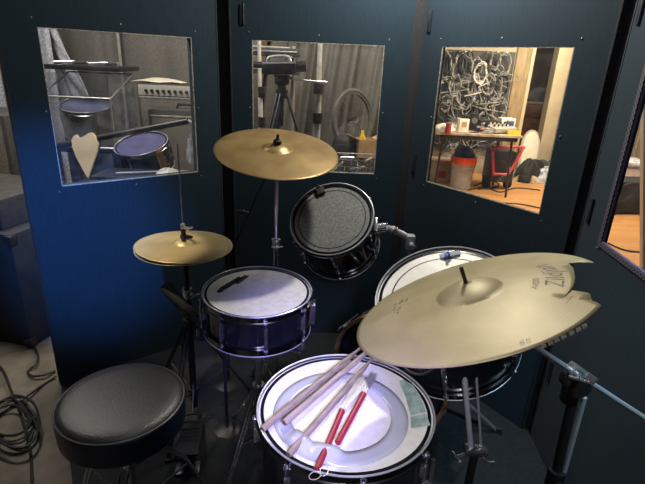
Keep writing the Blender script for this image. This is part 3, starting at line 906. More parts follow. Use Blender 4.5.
# ================================================================== MICROPHONE BESIDE THE HI-HAT and slim boom behind
ma, mbp = at(164, 284, 1.52), at(197, 322, 1.47)
mc = thing('microphone', 'fat black microphone pointing at the hi-hat, beside the snare drum', 'microphone', (-.36, 1.56, 0))
dv = (ma - mbp).normalized(); Lm = (ma - mbp).length
b = MB().lathe([(0, 0), (.012, 0), (.014, .02), (.019, Lm * .45), (.021, Lm * .55), (.0225, Lm * .6), (.0225, Lm * .93), (.018, Lm * .98), (0, Lm)], 20, mbp - mc.location, dv)
b.build('body', M['blackrub'], mc)
b = MB().cyl(mbp - mc.location + dv * .05 - Vector((0, 0, .0)), Vector((0, 0, .52)), .008); b.box(mbp - mc.location + dv * .05, (.035, .035, .03), frame_z(dv), .006)
b.build('clip', M['black'], mc)
MB().cyl((0, 0, .02), (0, 0, .53), .007).build('pole', M['black'], mc)
MB().lathe([(0, 0), (.055, 0), (.055, .012), (.03, .022), (0, .026)], 28).build('base', M['black'], mc)

pA, pB = at(266, 176, 1.86), at(229, 256, 1.86)
sb = thing('microphone_boom', 'slim black boom pole slanting down under the golden crash cymbal', 'microphone stand', (pB.x - .02, 1.86, 0))
MB().cyl(pA - sb.location, pB - sb.location, .004).build('boom_arm', M['black'], sb)
g = at(243, 212, 1.86) - sb.location
b = MB().box(g, (.055, .012, .010), Matrix.Rotation(.1, 3, 'Y'), .003); b.ball(g + Vector((.0, 0, 0)), .009)
b.build('clip', M['darkmetal'], sb)
MB().cyl((0, 0, .02), pB - sb.location, .006).build('pole', M['black'], sb)
MB().lathe([(0, 0), (.07, 0), (.07, .012), (.03, .024), (0, .028)], 28).build('base', M['black'], sb)
# ================================================================== BOOTH PANELS
PT = .05; PH = 1.95
def booth_panel(label, p0, p1, win=None, zs=None, hinge_at=None, z_h=(.35, 1.0, 1.62), PT=.05):
    """p0,p1: inner-face foot line; win: two (pixel x at top, y) window edges given as distances along the face"""
    p0, p1 = Vector((*p0, 0)), Vector((*p1, 0)); L = (p1 - p0).length
    ex = (p1 - p0).normalized(); ey = Vector((-ex.y, ex.x, 0))     # outwards, away from the kit
    Rm = Matrix((ex, ey, Vector((0, 0, 1)))).transposed()
    root = thing('booth_screen', label, 'booth panel', p0 + Vector((0, 0, .0135)), Rm, 'blue booth panels')
    s0, s1 = win; z0, z1 = zs[0] - .0135, zs[1] - .0135
    # slab with a window hole: one mesh
    xs = [0, s0, s1, L]; zz = [0.0, z0, z1, PH]
    vs = []; fs = []
    for y in (0, PT):
        for z in zz:
            for x in xs: vs.append(Vector((x, y, z)))
    I = lambda i, j, k: k * 16 + j * 4 + i
    for k in (0, 1):
        for j in range(3):
            for i in range(3):
                if (i, j) != (1, 1): fs.append([I(i, j, k), I(i + 1, j, k), I(i + 1, j + 1, k), I(i, j + 1, k)])
    for i in range(3):
        fs.append([I(i, 0, 0), I(i + 1, 0, 0), I(i + 1, 0, 1), I(i, 0, 1)]); fs.append([I(i, 3, 0), I(i + 1, 3, 0), I(i + 1, 3, 1), I(i, 3, 1)])
        fs.append([I(0, i, 0), I(0, i + 1, 0), I(0, i + 1, 1), I(0, i, 1)]); fs.append([I(3, i, 0), I(3, i + 1, 0), I(3, i + 1, 1), I(3, i, 1)])
    for (a, bq) in (((1, 1), (2, 1)), ((2, 1), (2, 2)), ((2, 2), (1, 2)), ((1, 2), (1, 1))):
        fs.append([I(*a, 0), I(*bq, 0), I(*bq, 1), I(*a, 1)])
    body = MB()._merge(vs, fs).build('panel_board', M['panel'], root, smooth=False)
    # black fabric binding on the two upright edges
    MB().box((-.004, PT / 2, PH / 2), (.008, PT + .004, PH), None, .002).build('edge_binding', M['edge'], root)
    MB().box((L + .004, PT / 2, PH / 2), (.008, PT + .004, PH), None, .002).build('edge_binding', M['edge'], root)
    # clear sheet and its pale cut edge
    MB().box(((s0 + s1) / 2, .012, (z0 + z1) / 2), (s1 - s0 - .001, .004, z1 - z0 - .001)).build('window_sheet', M['clear'], root, smooth=False)
    b = MB(); w = .0035
    for (cx_, cz_, sx_, sz_) in ((s0 + w / 2, (z0 + z1) / 2, w, z1 - z0), (s1 - w / 2, (z0 + z1) / 2, w, z1 - z0), ((s0 + s1) / 2, z0 + w / 2, s1 - s0, w), ((s0 + s1) / 2, z1 - w / 2, s1 - s0, w)):
        b.box((cx_, .004, cz_), (sx_, .006, sz_))
    b.build('window_edging', M['plexedge'], root, smooth=False)
    for (x, z) in ((s0 - .014, z1 + .03), ((s0 + s1) / 2, z1 + .03), (s1 + .018, z1 + .025), (s1 + .016, (z0 + z1) / 2), (s0 - .014, (z0 + z1) / 2), (s0 - .012, z0 - .02), ((s0 + s1) / 2, z0 - .025), (s1 + .012, z0 - .02)):
        MB().lathe([(0, -.0025), (.002, -.0023), (.0036, -.001), (.004, 0)], 12, (x, 0, z), (0, 1, 0)).build('screw', M['screw'], root)
    if hinge_at is not None:
        for z in z_h:
            b = MB().box((hinge_at, -.003, z), (.016, .005, .085), None, .002)
            b.cyl((hinge_at + .008, -.004, z - .042), (hinge_at + .008, -.004, z + .042), .005)
            b.build('hinge', M['darkmetal'], root)
    return root, Rm, L

def face_s(px, py, p0, p1):
    """distance along a panel's foot line where the sight line crosses it"""
    r = ray(px, py); ex = Vector((p1[0] - p0[0], p1[1] - p0[1])); n = ex.normalized()
    # solve p0 + s n = t r
    det = n.x * (-r.y) - n.y * (-r.x)
    s = ((-p0[0]) * (-r.y) - (-p0[1]) * (-r.x)) / det
    t = (n.x * (-p0[1]) - n.y * (-p0[0])) / det
    return s, CAMZ + t * r.z
PANELS = [
 ('blue booth panel nearest the drum stool, its window showing dark drums and an amplifier', (-1.17, 1.80), (-.52, 2.32), ((38, 27), (61, 187), (191, 37), (199, 172)), None),
 ('blue booth panel behind the golden crash cymbal, its window showing a grey curtain and tripod', (-.455, 2.335), (.365, 2.345), ((252, 41), (253, 168), (384, 44), (375, 176)), .05),
 ('blue booth panel whose window shows the cluttered table and orange-rimmed bucket', (.405, 2.295), (.885, 1.64), ((441, 47), (427, 181), (575, 46), (539, 216)), .03),
]
for lab, p0, p1, (a, b_, c, d_), hg in PANELS:
    A, B, C, D = (face_s(*q, p0, p1) for q in (a, b_, c, d_))
    s0, s1 = (A[0] + B[0]) / 2, (C[0] + D[0]) / 2
    z1, z0 = (A[1] + C[1]) / 2, (B[1] + D[1]) / 2
    print('PANEL', lab[:40], [round(v, 3) for v in (A[0], B[0], C[0], D[0], A[1], C[1], B[1], D[1])])
    booth_panel(lab, p0, p1, (s0, s1), (z0, z1), hg, PT=.05 if hg is None else .022)
p0, p1 = (.913, 1.60), (.866, .66)
sA, zA = face_s(600, 243, p0, p1); sB, zB = face_s(645, 277, p0, p1); print('FR', sA, zA, sB, zB)
fr_root, fr_R, fr_L = booth_panel('blue booth panel beside the boom stand, its window edged with stitched black webbing', p0, p1, (sA, sA + .60), ((zA + zB) / 2, 1.53), .03, PT=.022)
# stitched webbing round the last window
s0, s1, z0, z1 = sA, sA + .60, (zA + zB) / 2 - .0135, 1.53 - .0135
b = MB()
for (cx_, cz_, sx_, sz_) in ((s0 - .0, (z0 + z1) / 2, .018, z1 - z0 + .03), (s1, (z0 + z1) / 2, .018, z1 - z0 + .03), ((s0 + s1) / 2, z0 - .002, s1 - s0, .014), ((s0 + s1) / 2, z1, s1 - s0, .018)):
    b.box((cx_, .001, cz_), (sx_, .010, sz_))
b.build('webbing', M['stitch'], fr_root, smooth=False)
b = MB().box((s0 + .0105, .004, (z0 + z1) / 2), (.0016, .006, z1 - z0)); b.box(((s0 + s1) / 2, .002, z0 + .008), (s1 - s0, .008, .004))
b.build('edge_reflection', M['purple'], fr_root, smooth=False)  # purple strips paint the violet light reflected along the window edge
# black fillers added behind the folds, standing in for their shade
for i, (x, y, lab) in enumerate(((-.497, 2.42, 'black filler standing in for the shaded fold left of the golden crash cymbal'), (.395, 2.385, 'black filler standing in for the shaded fold beyond the tom holder arm'), (.936, 1.642, 'black filler standing in for the shaded fold by the boom stand'))):
    o = MB().box((0, 0, PH / 2), ((.12, .11, .07)[i], .05, PH), Matrix.Rotation((.3, -.5, -1.2)[i], 3, 'Z'), .006).build('fold_filler', M['edge'], None, loc=(x, y, 0))
    tag(o, lab, 'fold filler', 'booth fold fillers')

# ================================================================== ROOM SHELL
def quad(name, pts, m, kind='structure'):
    b = MB()._merge([Vector(p) for p in pts], [[0, 1, 2, 3]])
    o = b.build(name, M[m], None, smooth=False)
    if kind: o['kind'] = kind
    return o
struct(MB().box((1.6, 3.3, -.05), (13, 12.6, .10)).build('floor', M['wood'], None, smooth=False))
WY = 7.05
def wallbox(name, x0, x1, y0, y1, z0, z1, m):
    return struct(MB().box(((x0 + x1) / 2, (y0 + y1) / 2, (z0 + z1) / 2), (x1 - x0, y1 - y0, z1 - z0)).build(name, M[m], None, smooth=False))
XD0, XD1 = at(521, 110, WY).x, at(546, 110, WY).x          # doorway
zt = 2.35
b = MB().box(((-4.9 + XD0) / 2, WY + .06, 1.4), (XD0 + 4.9, .12, 2.8)); b.box(((XD1 + 8.1) / 2, WY + .06, 1.4), (8.1 - XD1, .12, 2.8)); b.box(((XD0 + XD1) / 2, WY + .06, (zt + 2.8) / 2), (XD1 - XD0, .12, 2.8 - zt))
struct(b.build('wall_back', M['cream'], None, smooth=False))
wallbox('wall_left', -4.95, -4.85, -3, 7.17, 0, 2.8, 'walldark')
wallbox('wall_right', 8.0, 8.1, -3, 9.6, 0, 2.8, 'cream')
wallbox('wall_front', -4.9, 8.1, -3.05, -2.95, 0, 2.8, 'walldark')
wallbox('wall_beyond', 1.5, 5.2, 9.4, 9.5, 0, 2.8, 'walldark')
# door casing
x2 = at(507, 110, WY).x; x3 = at(559, 110, WY).x
struct(MB().box(((x2 + XD0) / 2, WY - .015, zt / 2), (XD0 - x2, .03, zt), None, .005).build('trim_1', M['tanwood'], None))
struct(MB().box((XD0 + .02, WY - .02, zt / 2), (.05, .045, zt), None, .005).build('trim_2', M['trim'], None))
struct(MB().box(((XD1 + x3) / 2, WY - .02, zt / 2), (x3 - XD1, .04, zt), None, .008).build('trim_3', M['trim'], None))
struct(MB().box(((x2 + x3) / 2, WY - .02, zt + .05), (x3 - x2, .04, .10), None, .005).build('trim_4', M['trim'], None))
struct(MB().box((x3 + .10, WY - .02, .95), (.16, .05, 1.9), None, .01).build('trim_5', M['tanwood'], None))

# floor coverings
def sheet(name, poly, th, m, label, cat, dz=0.0):
    cx_ = sum(p[0] for p in poly) / len(poly); cy_ = sum(p[1] for p in poly) / len(poly)
    o = MB().prism([(x - cx_, y - cy_) for x, y in poly], th).build(name, M[m], None, smooth=False, loc=(cx_, cy_, dz))
    return tag(o, label, cat)
sheet('carpet', [(-4.6, -1.6), (1.0, -1.6), (1.0, 2.55), (.3, 2.9), (.3, 4.7), (-4.6, 4.7)], .005, 'carpet', 'grey-beige carpet with black cables on it, at the left of the drum booth', 'carpet')
sheet('rug', [(-.80, 1.18), (-.3, .30), (.90, .30), (.96, 1.66), (.42, 2.39), (-.50, 2.39), (-1.19, 1.82)], .008, 'rug', 'charcoal rug under the drum kit inside the blue panels', 'rug', .005)

# ================================================================== LEFT OF THE BOOTH
def crate(name, label, cat, c, size, m, rotz=0.0, bev=.012):
    root = thing(name, label, cat, (c[0], c[1], c[2]), Matrix.Rotation(rotz, 3, 'Z'))
    MB().box((0, 0, size[2] / 2), size, None, bev).build('body', M[m], root)
    return root, size
rc1, sz = crate('road_case', 'big black case standing on the carpet beside the first blue panel', 'case', (-1.80, 2.42, .005), (.80, .50, .62), 'blackrub', -.25)
for sx in (-1, 1):
    for z in (.03, .59): MB().box((sx * .385, -.24, z), (.05, .04, .05), None, .008).build('corner_cap', M['black'], rc1)
b = MB().box((0, -.253, .34), (.20, .008, .10), None, .003); b.tube([(-.06, -.262, .34), (-.05, -.285, .34), (.05, -.285, .34), (.06, -.262, .34)], .007, 8)
b.build('handle', M['black'], rc1)
rc2, sz = crate('mixer_case', 'grey-beige equipment box on the big black case', 'case', (-1.83, 2.44, .625), (.70, .44, .15), 'casegrey', -.25)
MB().box((.12, -.223, .075), (.16, .008, .03), None, .003).build('slot', M['black'], rc2)
o, sz = crate('speaker_cabinet', 'tall black speaker cabinet behind the black case, at the photo edge', 'speaker', (-2.22, 3.25, .005), (.50, .40, 1.05), 'tolex', -.2)
MB().box((0, -.204, .53), (.44, .008, .96), None, .003).build('grille', M['grille'], o)

def hanging(name, x0, x1, y, z0, z1, m, label, cat, folds, amp, lean=0.0, yaw=0.0, nv=14, seed=1, flare=0.0):
    rnd = random.Random(seed); ph = [rnd.uniform(0, 6.28) for _ in range(6)]
    w = x1 - x0; cx_ = (x0 + x1) / 2
    def fn(u, v):
        x = (u - .5) * w; z = z0 + (z1 - z0) * v
        q = u * folds * 2 * PI
        d = amp * (math.sin(q + ph[0] + .9 * (1 - v) * lean) * (.35 + .65 * (1 - v)) + .45 * math.sin(1.7 * q + ph[1] + lean * v) + .25 * math.sin(2.9 * q + ph[2]))
        return (x + (1 - v) * flare * (u - .5) + lean * .12 * (v - .5), d, z)
    o = MB().grid(fn, int(26 + folds * 10), nv).build(name, M[m], None, loc=(cx_, y, 0), solid=.006, ang=180)
    o.rotation_euler = (0, 0, yaw)
    return tag(o, label, cat)
hanging('curtain', -2.6, -.62, 4.55, .01, 2.6, 'curtain', 'grey felt curtain behind the amplifiers and dark drums', 'curtain', 3, .035, 0, .06, seed=3)
hanging('curtain', -.66, .78, 4.85, .01, 2.6, 'curtain', 'grey felt curtain with deep folds behind the tripod and the hoop', 'curtain', 5.5, .085, 2.6, -.06, seed=8)
# seam tape of the first curtain
pS = at(117, 60, 4.40)
o = MB().box((0, 0, 1.25), (.022, .012, 2.5), None, .003).build('curtain_tape', M['seam'], None, loc=(pS.x, 4.47, .01)); tag(o, 'pale vertical tape down the grey curtain behind the amplifiers', 'tape')
# quilt draped over a rack at the left
QL = at(34, 60, 3.95).x; QT = at(62, 28, 3.95); QB = at(88, 84, 3.95)
def quilt(u, v):
    z = .85 + 1.5 * v
    t = (z - QB.z) / (QT.z - QB.z)
    xr = QB.x + (QT.x - QB.x) * min(max(t, -.6), 2.2)
    x = QL - .25 + u * (xr - QL + .25)
    y = 3.95 - .10 * (1 - v) + .05 * math.sin(9 * u + 5 * v) + .03 * math.sin(23 * u - 9 * v) + .012 * math.sin(47 * u + 21 * v)
    return (x, y, z)
o = MB().grid(quilt, 50, 30).build('blanket', M['blanket'], None, solid=.01, ang=180)
tag(o, 'pale blue-grey quilted blanket hanging at the window corner above the dark drums', 'blanket')
o = hanging('blanket', -2.75, -2.05, 3.75, .012, 2.0, 'blanket', 'pale quilted blanket beside the speaker cabinet, seen past the panel edge', 'blanket', 2.5, .03, seed=12)

# ---- amplifiers behind the first window
def amp(label, c, size, ctrl, seed, rz=0.0):
    root = thing('guitar_amplifier', label, 'amplifier', c, Matrix.Rotation(rz, 3, 'Z'))
    w, dd, h = size
    MB().box((0, 0, h / 2), size, None, .014).build('cabinet', M['tolex'], root)
    gh = h - (.11 if ctrl else .05)
    MB().box((0, -dd / 2 - .003, gh / 2 + .01), (w - .05, .01, gh - .03), None, .003).build('grille', M['grille'], root)
    MB().box((0, -dd / 2 - .006, gh + .004), (w - .03, .012, .012), None, .003).build('piping', M['seam'], root)
    if ctrl:
        MB().box((0, -dd / 2 - .004, h - .052), (w - .03, .010, .082), None, .002).build('control_panel', M['panelsil'], root)
        for k in range(9):
            MB().lathe([(0, .022), (.010, .022), (.013, .004), (.013, 0)], 14, (-w / 2 + .08 + k * (w - .18) / 8.6, -dd / 2 - .008, h - .055), (0, -1, 0)).build('knob', M['black'], root)
    else:
        MB().tube([(-.09, 0, h), (-.08, 0, h + .03), (.08, 0, h + .03), (.09, 0, h)], .010, 8).build('handle', M['blackrub'], root)
    return root
aT = at(133, 84, 3.95); aR = at(193, 84, 3.95); wA = aR.x - aT.x + .10
zA_ = at(160, 84, 3.95).z
amp('guitar amplifier with silver knob panel and a folded paper on top, by the grey curtain', ((aT.x + aR.x) / 2 + .06, 4.12, .005), (wA, .26, zA_ - .005), True, 1)
bL = at(147, 110, 3.55); zB_ = at(170, 110, 3.55).z
amp('plain dark guitar amplifier standing in front of the one with the silver knob panel', (bL.x + .27, 3.68, .005), (.54, .24, zB_ - .005), False, 2)
b = MB(); pc = at(157, 81, 4.05)
def paper(u, v):
    return ((u - .5) * .46 * (1 - .25 * abs(v - .5)), (v - .5) * .16, .004 + .03 * math.sin(PI * u) ** 2 * (.3 + v) + .008 * math.sin(9 * u))
o = MB().grid(paper, 20, 8).build('paper', M['paper'], None, loc=(pc.x, 4.10, zA_ + .002), solid=.002); tag(o, 'folded cream paper on top of the amplifier with silver knobs', 'paper')

# ---- second kit seen through the first window
def back_drum(px, py, Y, r, depth, slope, label, legs=False):
    c = at(px, py, Y)
    return make_drum('drum', label, c, slope, r, depth, 6, 'shell', 'headvio', .3, split_lugs=False)[0], c
bd1, c1 = back_drum(141, 143, 2.98, .165, .17, (-.10, -.33), 'black drum with a lilac head lying tilted beneath the black boom arm')
bd2, c2 = back_drum(86, 104, 3.30, .165, .20, (.05, -.25), 'black drum with a lilac head inside the scuffed clear box')
def drum_frame(c, label, h0, hw=.2, hd=.15):
    f = thing('drum_rack', label, 'drum rack', (c.x, c.y, .005))
    for sx in (-1, 1):
        for sy in (-1, 1):
            MB().box((sx * hw, sy * hd, h0 / 2), (.035, .035, h0), None, .004).build('leg', M['black'], f)
    MB().box((0, 0, h0 - .01), (hw * 2 + .06, hd * 2 + .06, .03), None, .006).build('shelf', M['black'], f)
    return f
zb1 = c1.z - .30; drum_frame(c1 + Vector((0, .07, 0)), 'black low rack under the tilted lilac drum beyond the first window', zb1)
zb2 = c2.z - .29; drum_frame(c2 + Vector((0, .07, 0)), 'black rack carrying the clear box beyond the first window', zb2)
# clear box
bx = thing('clear_box', 'scuffed clear acrylic box round the lilac drum by the blanket', 'box', (c2.x, c2.y + .07, zb2 + .012))
for nm, c, s in (('side_panel', (-.225, 0, .24), (.006, .40, .46)), ('side_panel', (.225, 0, .24), (.006, .40, .46)), ('front_panel', (0, -.20, .17), (.45, .006, .32)), ('back_panel', (0, .20, .24), (.45, .006, .46))):
    MB().box(c, s).build(nm, M['clearbox'], bx, smooth=False)
b = MB()
for (A, B) in (((-.225, -.2, .33), (.225, -.2, .33)), ((-.225, -.2, .01), (.225, -.2, .01)), ((-.225, -.2, .0), (-.225, -.2, .33)), ((.225, -.2, 0), (.225, -.2, .33)), ((-.225, .2, .47), (.225, .2, .47)), ((-.225, -.2, .33), (-.225, .2, .47)), ((.225, -.2, .33), (.225, .2, .47))):
    b.tube([A, B], .006, 6)
b.build('edge_strip', M['aluminium'], bx)
# hardware tray above the clear box
tb_ = thing('hardware_tray', 'black tray of chrome drum hardware above the clear box by the blanket', 'tray', (c2.x + .02, c2.y + .12, zb2 + .50))
MB().box((0, 0, .02), (.50, .36, .03), None, .006).build('tray', M['black'], tb_)
for k, (xx, rz) in enumerate(((-.16, .4), (-.05, -.3), (.07, .15), (.16, -.5))):
    MB().cyl((xx - .05 * math.cos(rz), -.08 - .05 * math.sin(rz), .048), (xx + .07 * math.cos(rz), -.08 + .07 * math.sin(rz), .055), .010).build('clamp_rod', M['chromew'], tb_)
# cream shield-shaped board with a notch
sc = at(85, 156, 2.72)
SHP = [at(x, y, 2.72) - sc for x, y in ((75, 135.5), (77.5, 138.5), (81, 138.2), (84.7, 136), (87.5, 134), (90.5, 133.5), (93.8, 136.5), (95.2, 141), (98, 144.5), (97.5, 151), (95.8, 159), (93.8, 168), (92, 177), (89.5, 174.5), (84, 166.5), (77.5, 157), (73, 148.5), (71, 141), (72.5, 137))]
SHP = [(p.x, p.z * 1.03) for p in SHP]
sp_ = thing('shield_board', 'cream shield-shaped wooden board with a notched top, leaning beyond the first window', 'wooden board', (sc.x, sc.y, sc.z), Matrix.Rotation(PI / 2 - .25, 3, 'X'))
MB().prism(SHP[::-1], .016).build('face', M['shield'], sp_)
MB().prism([(x * 1.06, y * 1.05) for x, y in SHP[::-1]], .010, Matrix.Translation((0, 0, -.0102))).build('backing', M['black'], sp_)
zsb = sc.z - .175
f = drum_frame(Vector((sc.x + .02, sc.y + .06, 0)), 'black low stand under the cream shield-shaped board', max(.3, zsb - .005), .09, .07)
# long black boom arm with microphone
B0, B1 = at(62, 146, 2.80), at(188, 121, 2.80)
bm_ = thing('microphone_stand', 'black boom microphone stand reaching across in front of the lilac drums', 'microphone stand', (B0.x - .05, 2.80, .005))
L0 = bm_.location
MB().cyl(B0 - L0 + Vector((-.2, 0, -.04)), B1 - L0, .018).build('boom_arm', M['black'], bm_)
cp = B0.lerp(B1, -.10) - L0
MB().cyl((cp.x, 0, .03), cp, .012).build('pole', M['black'], bm_)
MB().box(cp, (.05, .05, .05), None, .010).build('boom_clamp', M['black'], bm_)
MB().lathe([(0, 0), (.08, 0), (.08, .015), (.04, .03), (0, .034)], 32, (cp.x, 0, 0)).build('base', M['black'], bm_)
mk = thing('microphone', 'silver-grilled microphone hanging from the end of the black boom arm', 'microphone', at(188, 152, 2.80))
ml = mk.location
MB().tube(smooth_path([B1 - ml, at(192, 124, 2.8) - ml, at(193, 132, 2.8) - ml, at(191, 140, 2.8) - ml], 5), .012, 10).build('gooseneck', M['satin'], mk)
tpv = at(191, 139, 2.8) - ml
MB().lathe([(0, 0), (.020, 0), (.024, -.05), (.030, -.06), (.032, -.13), (.026, -.145), (0, -.148)], 20, tpv).build('body', M['satin'], mk)
# tan stick and rag on a black shelf inside the window foot
shf = at(150, 176, 2.60)
sf = thing('shelf_unit', 'low black flight case top just beyond the first window, carrying a stick and a rag', 'case', (shf.x, 2.68, .005))
MB().box((0, 0, (shf.z - .03) / 2), (.62, .22, shf.z - .03), None, .01).build('body', M['tolex'], sf)
MB().box((0, 0, shf.z - .021), (.64, .24, .018), None, .005).build('lid', M['black'], sf)
ztop = shf.z - .012 + .005
A, B = atz(112, 178.5, ztop + .012), atz(181, 158, ztop + .010)
A = Vector((shf.x - .20, 2.62, ztop + .008)); B = Vector((shf.x + .16, 2.76, ztop + .008))
o = MB().lathe([(0, 0), (.007, 0), (.0075, .01), (.0075, .28), (.004, .38), (.0055, .39), (0, .4)], 12, (0, 0, 0), (B - A).normalized()).build('drumstick', M['stickA'], None, loc=A); tag(o, 'single pale drumstick lying beyond the first window beside the white rag', 'drumstick')
rg = MB()
rr_ = random.Random(5)
def ragf(u, v):
    a = u * 2 * PI; t = v * PI / 2
    r = (1 + .18 * math.sin(3 * a + 1) + .12 * math.sin(7 * a)) * math.cos(t) + .0
    return (.075 * r * math.cos(a), .038 * r * math.sin(a), .042 * math.sin(t) * (1 + .25 * math.sin(5 * a + 2)))
o = MB().grid(ragf, 36, 8).build('rag', M['rag'], None, loc=(shf.x + .09, 2.635, ztop - .001)); tag(o, 'crumpled white rag beyond the first window, beneath the microphone', 'rag')

# ================================================================== BEYOND THE MIDDLE WINDOW
# tripod with a fluid head
TY = 3.6
hd = at(282, 91, TY); tp_ = thing('camera_tripod', 'black camera tripod with a pan head and long handle, seen through the middle window', 'tripod', (hd.x, TY, .0))
zt_ = hd.z
for k in range(3):
    a = 4.1 + 2 * PI * k / 3; e = Vector((math.cos(a), math.sin(a), 0)); s = Vector((-e.y, e.x, 0)) * .016
    t0 = e * .035 + Vector((0, 0, zt_ - .02)); t1 = e * .44 + Vector((0, 0, .02)); tm = t0.lerp(t1, .5)
    b = MB().tube([t0 + s, tm + s], .009, 8).tube([t0 - s, tm - s], .009, 8).tube([tm - (t1 - t0) * .06, t1], .009, 8)
    b.box(tm, (.05, .03, .035), Matrix.Rotation(a + PI / 2, 3, 'Z'), .005)
    lg = b.build('leg', M['darkmetal'], tp_)
    MB().ball(t1 - Vector((0, 0, .002)), .018).build('rubber_foot', M['blackrub'], lg)
b = MB().cyl((0, 0, zt_ - .05), (0, 0, zt_ + .01), .045, n=20); b.cyl((0, 0, zt_ - .25), (0, 0, zt_ - .05), .014)
b.build('crown', M['darkmetal'], tp_)
b = MB().cyl((0, 0, zt_ + .01), (0, 0, zt_ + .04), .030, n=20); b.box((0, 0, zt_ + .068), (.075, .06, .055), None, .010); b.cyl((-.05, 0, zt_ + .068), (.05, 0, zt_ + .068), .022, n=18)
b.build('pan_head', M['black'], tp_)
MB().box((0, .0, zt_ + .103), (.11, .08, .014), None, .004).build('mount_plate', M['darkmetal'], tp_)
h1 = at(327, 83, TY) - tp_.location
MB().cyl((.04, -.02, zt_ + .09), h1, .007).cyl(h1 * .8 + Vector((.04, -.02, zt_ + .09)) * .2, h1, .012).build('pan_handle', M['satin'], tp_)
# camera lying on the head
cv = thing('video_camera', 'dark video camera sitting on the tripod head', 'camera', (hd.x - .02, TY, zt_ + .111))
MB().box((0.0, 0, .045), (.24, .10, .085), Matrix.Rotation(-.06, 3, 'Y'), .012).build('body', M['black'], cv)
MB().box((0.0, -.052, .078), (.23, .006, .012), Matrix.Rotation(-.06, 3, 'Y'), .002).build('trim_strip', M['satin'], cv)
MB().cyl((.11, 0, .055), (.19, 0, .065), .034, .038, 20).build('lens', M['darkmetal'], cv)
MB().tube(smooth_path([(-.09, 0, .08), (-.07, 0, .115), (.05, 0, .125), (.08, 0, .09)], 5), .009, 8).build('carry_handle', M['satin'], cv)
MB().cyl((-.19, -.02, .06), (-.10, -.02, .06), .022).build('viewfinder', M['black'], cv)
# rack shelf of dark equipment at the upper left of the window
ry = 4.15; x0 = at(250, 60, ry).x - .25; x1 = at(300, 60, ry).x
for i, (py, hh, lab) in enumerate(((52, .06, 'upper of two dark keyboards on the rack beyond the middle window'), (70, .07, 'lower of two dark keyboards on the rack beyond the middle window'))):
    z = at(275, py, ry).z
    kb = thing('keyboard', lab, 'keyboard', ((x0 + x1) / 2, ry, z - .03), Matrix.Rotation(.05, 3, 'Z'))
    MB().box((0, 0, hh / 2), (x1 - x0, .26, hh), None, .01).build('case', M['tolex'], kb)
    MB().box((0, -.06, hh + .004), (x1 - x0 - .16, .12, .012), None, .002).build('keys', M['panelsil'], kb)
    MB().box((0, -.132, hh * .55), (x1 - x0 - .05, .006, .012), None, .002).build('trim_strip', M['aluminium'], kb)
rk = thing('keyboard_rack', 'metal rack carrying two keyboards beyond the middle window', 'rack', ((x0 + x1) / 2, ry, 0))
for sx in (-1, 1):
    MB().cyl((sx * (x1 - x0) * .40, .15, .0), (sx * (x1 - x0) * .40, .15, at(275, 45, ry).z), .018).build('upright', M['aluminium'], rk)
    for py in (52, 70):
        zz_ = at(275, py, ry).z - .036
        MB().box((sx * (x1 - x0) * .40, 0, zz_), (.03, .30, .012), None, .003).build('arm', M['aluminium'], rk)
# two pale pole stands
def pole_stand(px0, py0, px1, py1, Y, r, label, coll):
    A, B = at(px0, py0, Y), at(px1, py1, Y)
    root = thing('light_stand', label, 'stand', (B.x, Y, 0))
    MB().cyl((0, 0, .03), (A.x - B.x, 0, A.z + .35), r * .75).build('inner_pole', M['polepale'], root)
    MB().cyl((0, 0, .02), ((A.x - B.x) * .6, 0, at(px0, coll, Y).z), r).build('outer_pole', M['polepale'], root)
    for pz_ in (coll, coll + 30):
        b = MB().cyl((0, 0, at(px1, pz_, Y).z - .04), (0, 0, at(px1, pz_, Y).z + .04), r * 1.6); wing(b, (0, -r * 1.4, at(px1, pz_, Y).z), (.6, -1, 0), .03)
        b.build('clamp', M['darkmetal'], root)
    tripod(root, .5, .17, .5, 'aluminium')
    return root
pole_stand(320, 45, 317, 135, 3.85, .026, 'thick pale pole stand right of the tripod, through the middle window', 88)
pole_stand(259, 70, 262, 128, 3.95, .019, 'thinner pale pole stand left of the tripod, through the middle window', 92)
# hoop, crate, wire basket
HY = 4.30
hc = at(353, 120, HY); rH = .205
hp = thing('cycle_wheel', 'upright grey spoked wheel leaning before the curtain, through the middle window', 'wheel', (hc.x, HY, hc.z), Matrix.Rotation(.80, 3, 'Z') @ Matrix.Rotation(PI / 2 - .12, 3, 'X'))
rH = .25
MB().lathe([(rH + .018 * math.cos(t), .018 * math.sin(t)) for t in [2 * PI * i / 10 for i in range(10)]], 48, closed=True).build('tyre', M['tire'], hp)
MB().lathe([(rH - .03, -.010), (rH - .012, -.012), (rH - .012, .012), (rH - .03, .010)], 48, closed=True).build('rim', M['tire'], hp)
MB().cyl((0, 0, -.045), (0, 0, .045), .022).build('hub', M['darkmetal'], hp)
for k in range(20):
    a = 2 * PI * k / 20; sgn = 1 if k % 2 else -1
    MB().tube([(.02 * math.cos(a + .6 * sgn), .02 * math.sin(a + .6 * sgn), .03 * sgn), ((rH - .028) * math.cos(a), (rH - .028) * math.sin(a), 0)], .0013, 4).build('spoke', M['darkmetal'], hp)
zs_ = hc.z - rH * .99 - .03
tbx = thing('equipment_case', 'dark trunk under the grey wheel and cardboard box, beyond the middle window', 'trunk', (hc.x + .03, HY - .05, 0))
MB().box((0, 0, zs_ / 2), (.72, .46, zs_), None, .015).build('body', M['tolex'], tbx)
MB().box((0, -.235, zs_ * .8), (.70, .012, .03), None, .003).build('trim_strip', M['aluminium'], tbx)
MB().box((0, -.24, zs_ * .62), (.10, .02, .06), None, .004).build('latch', M['chromew'], tbx)
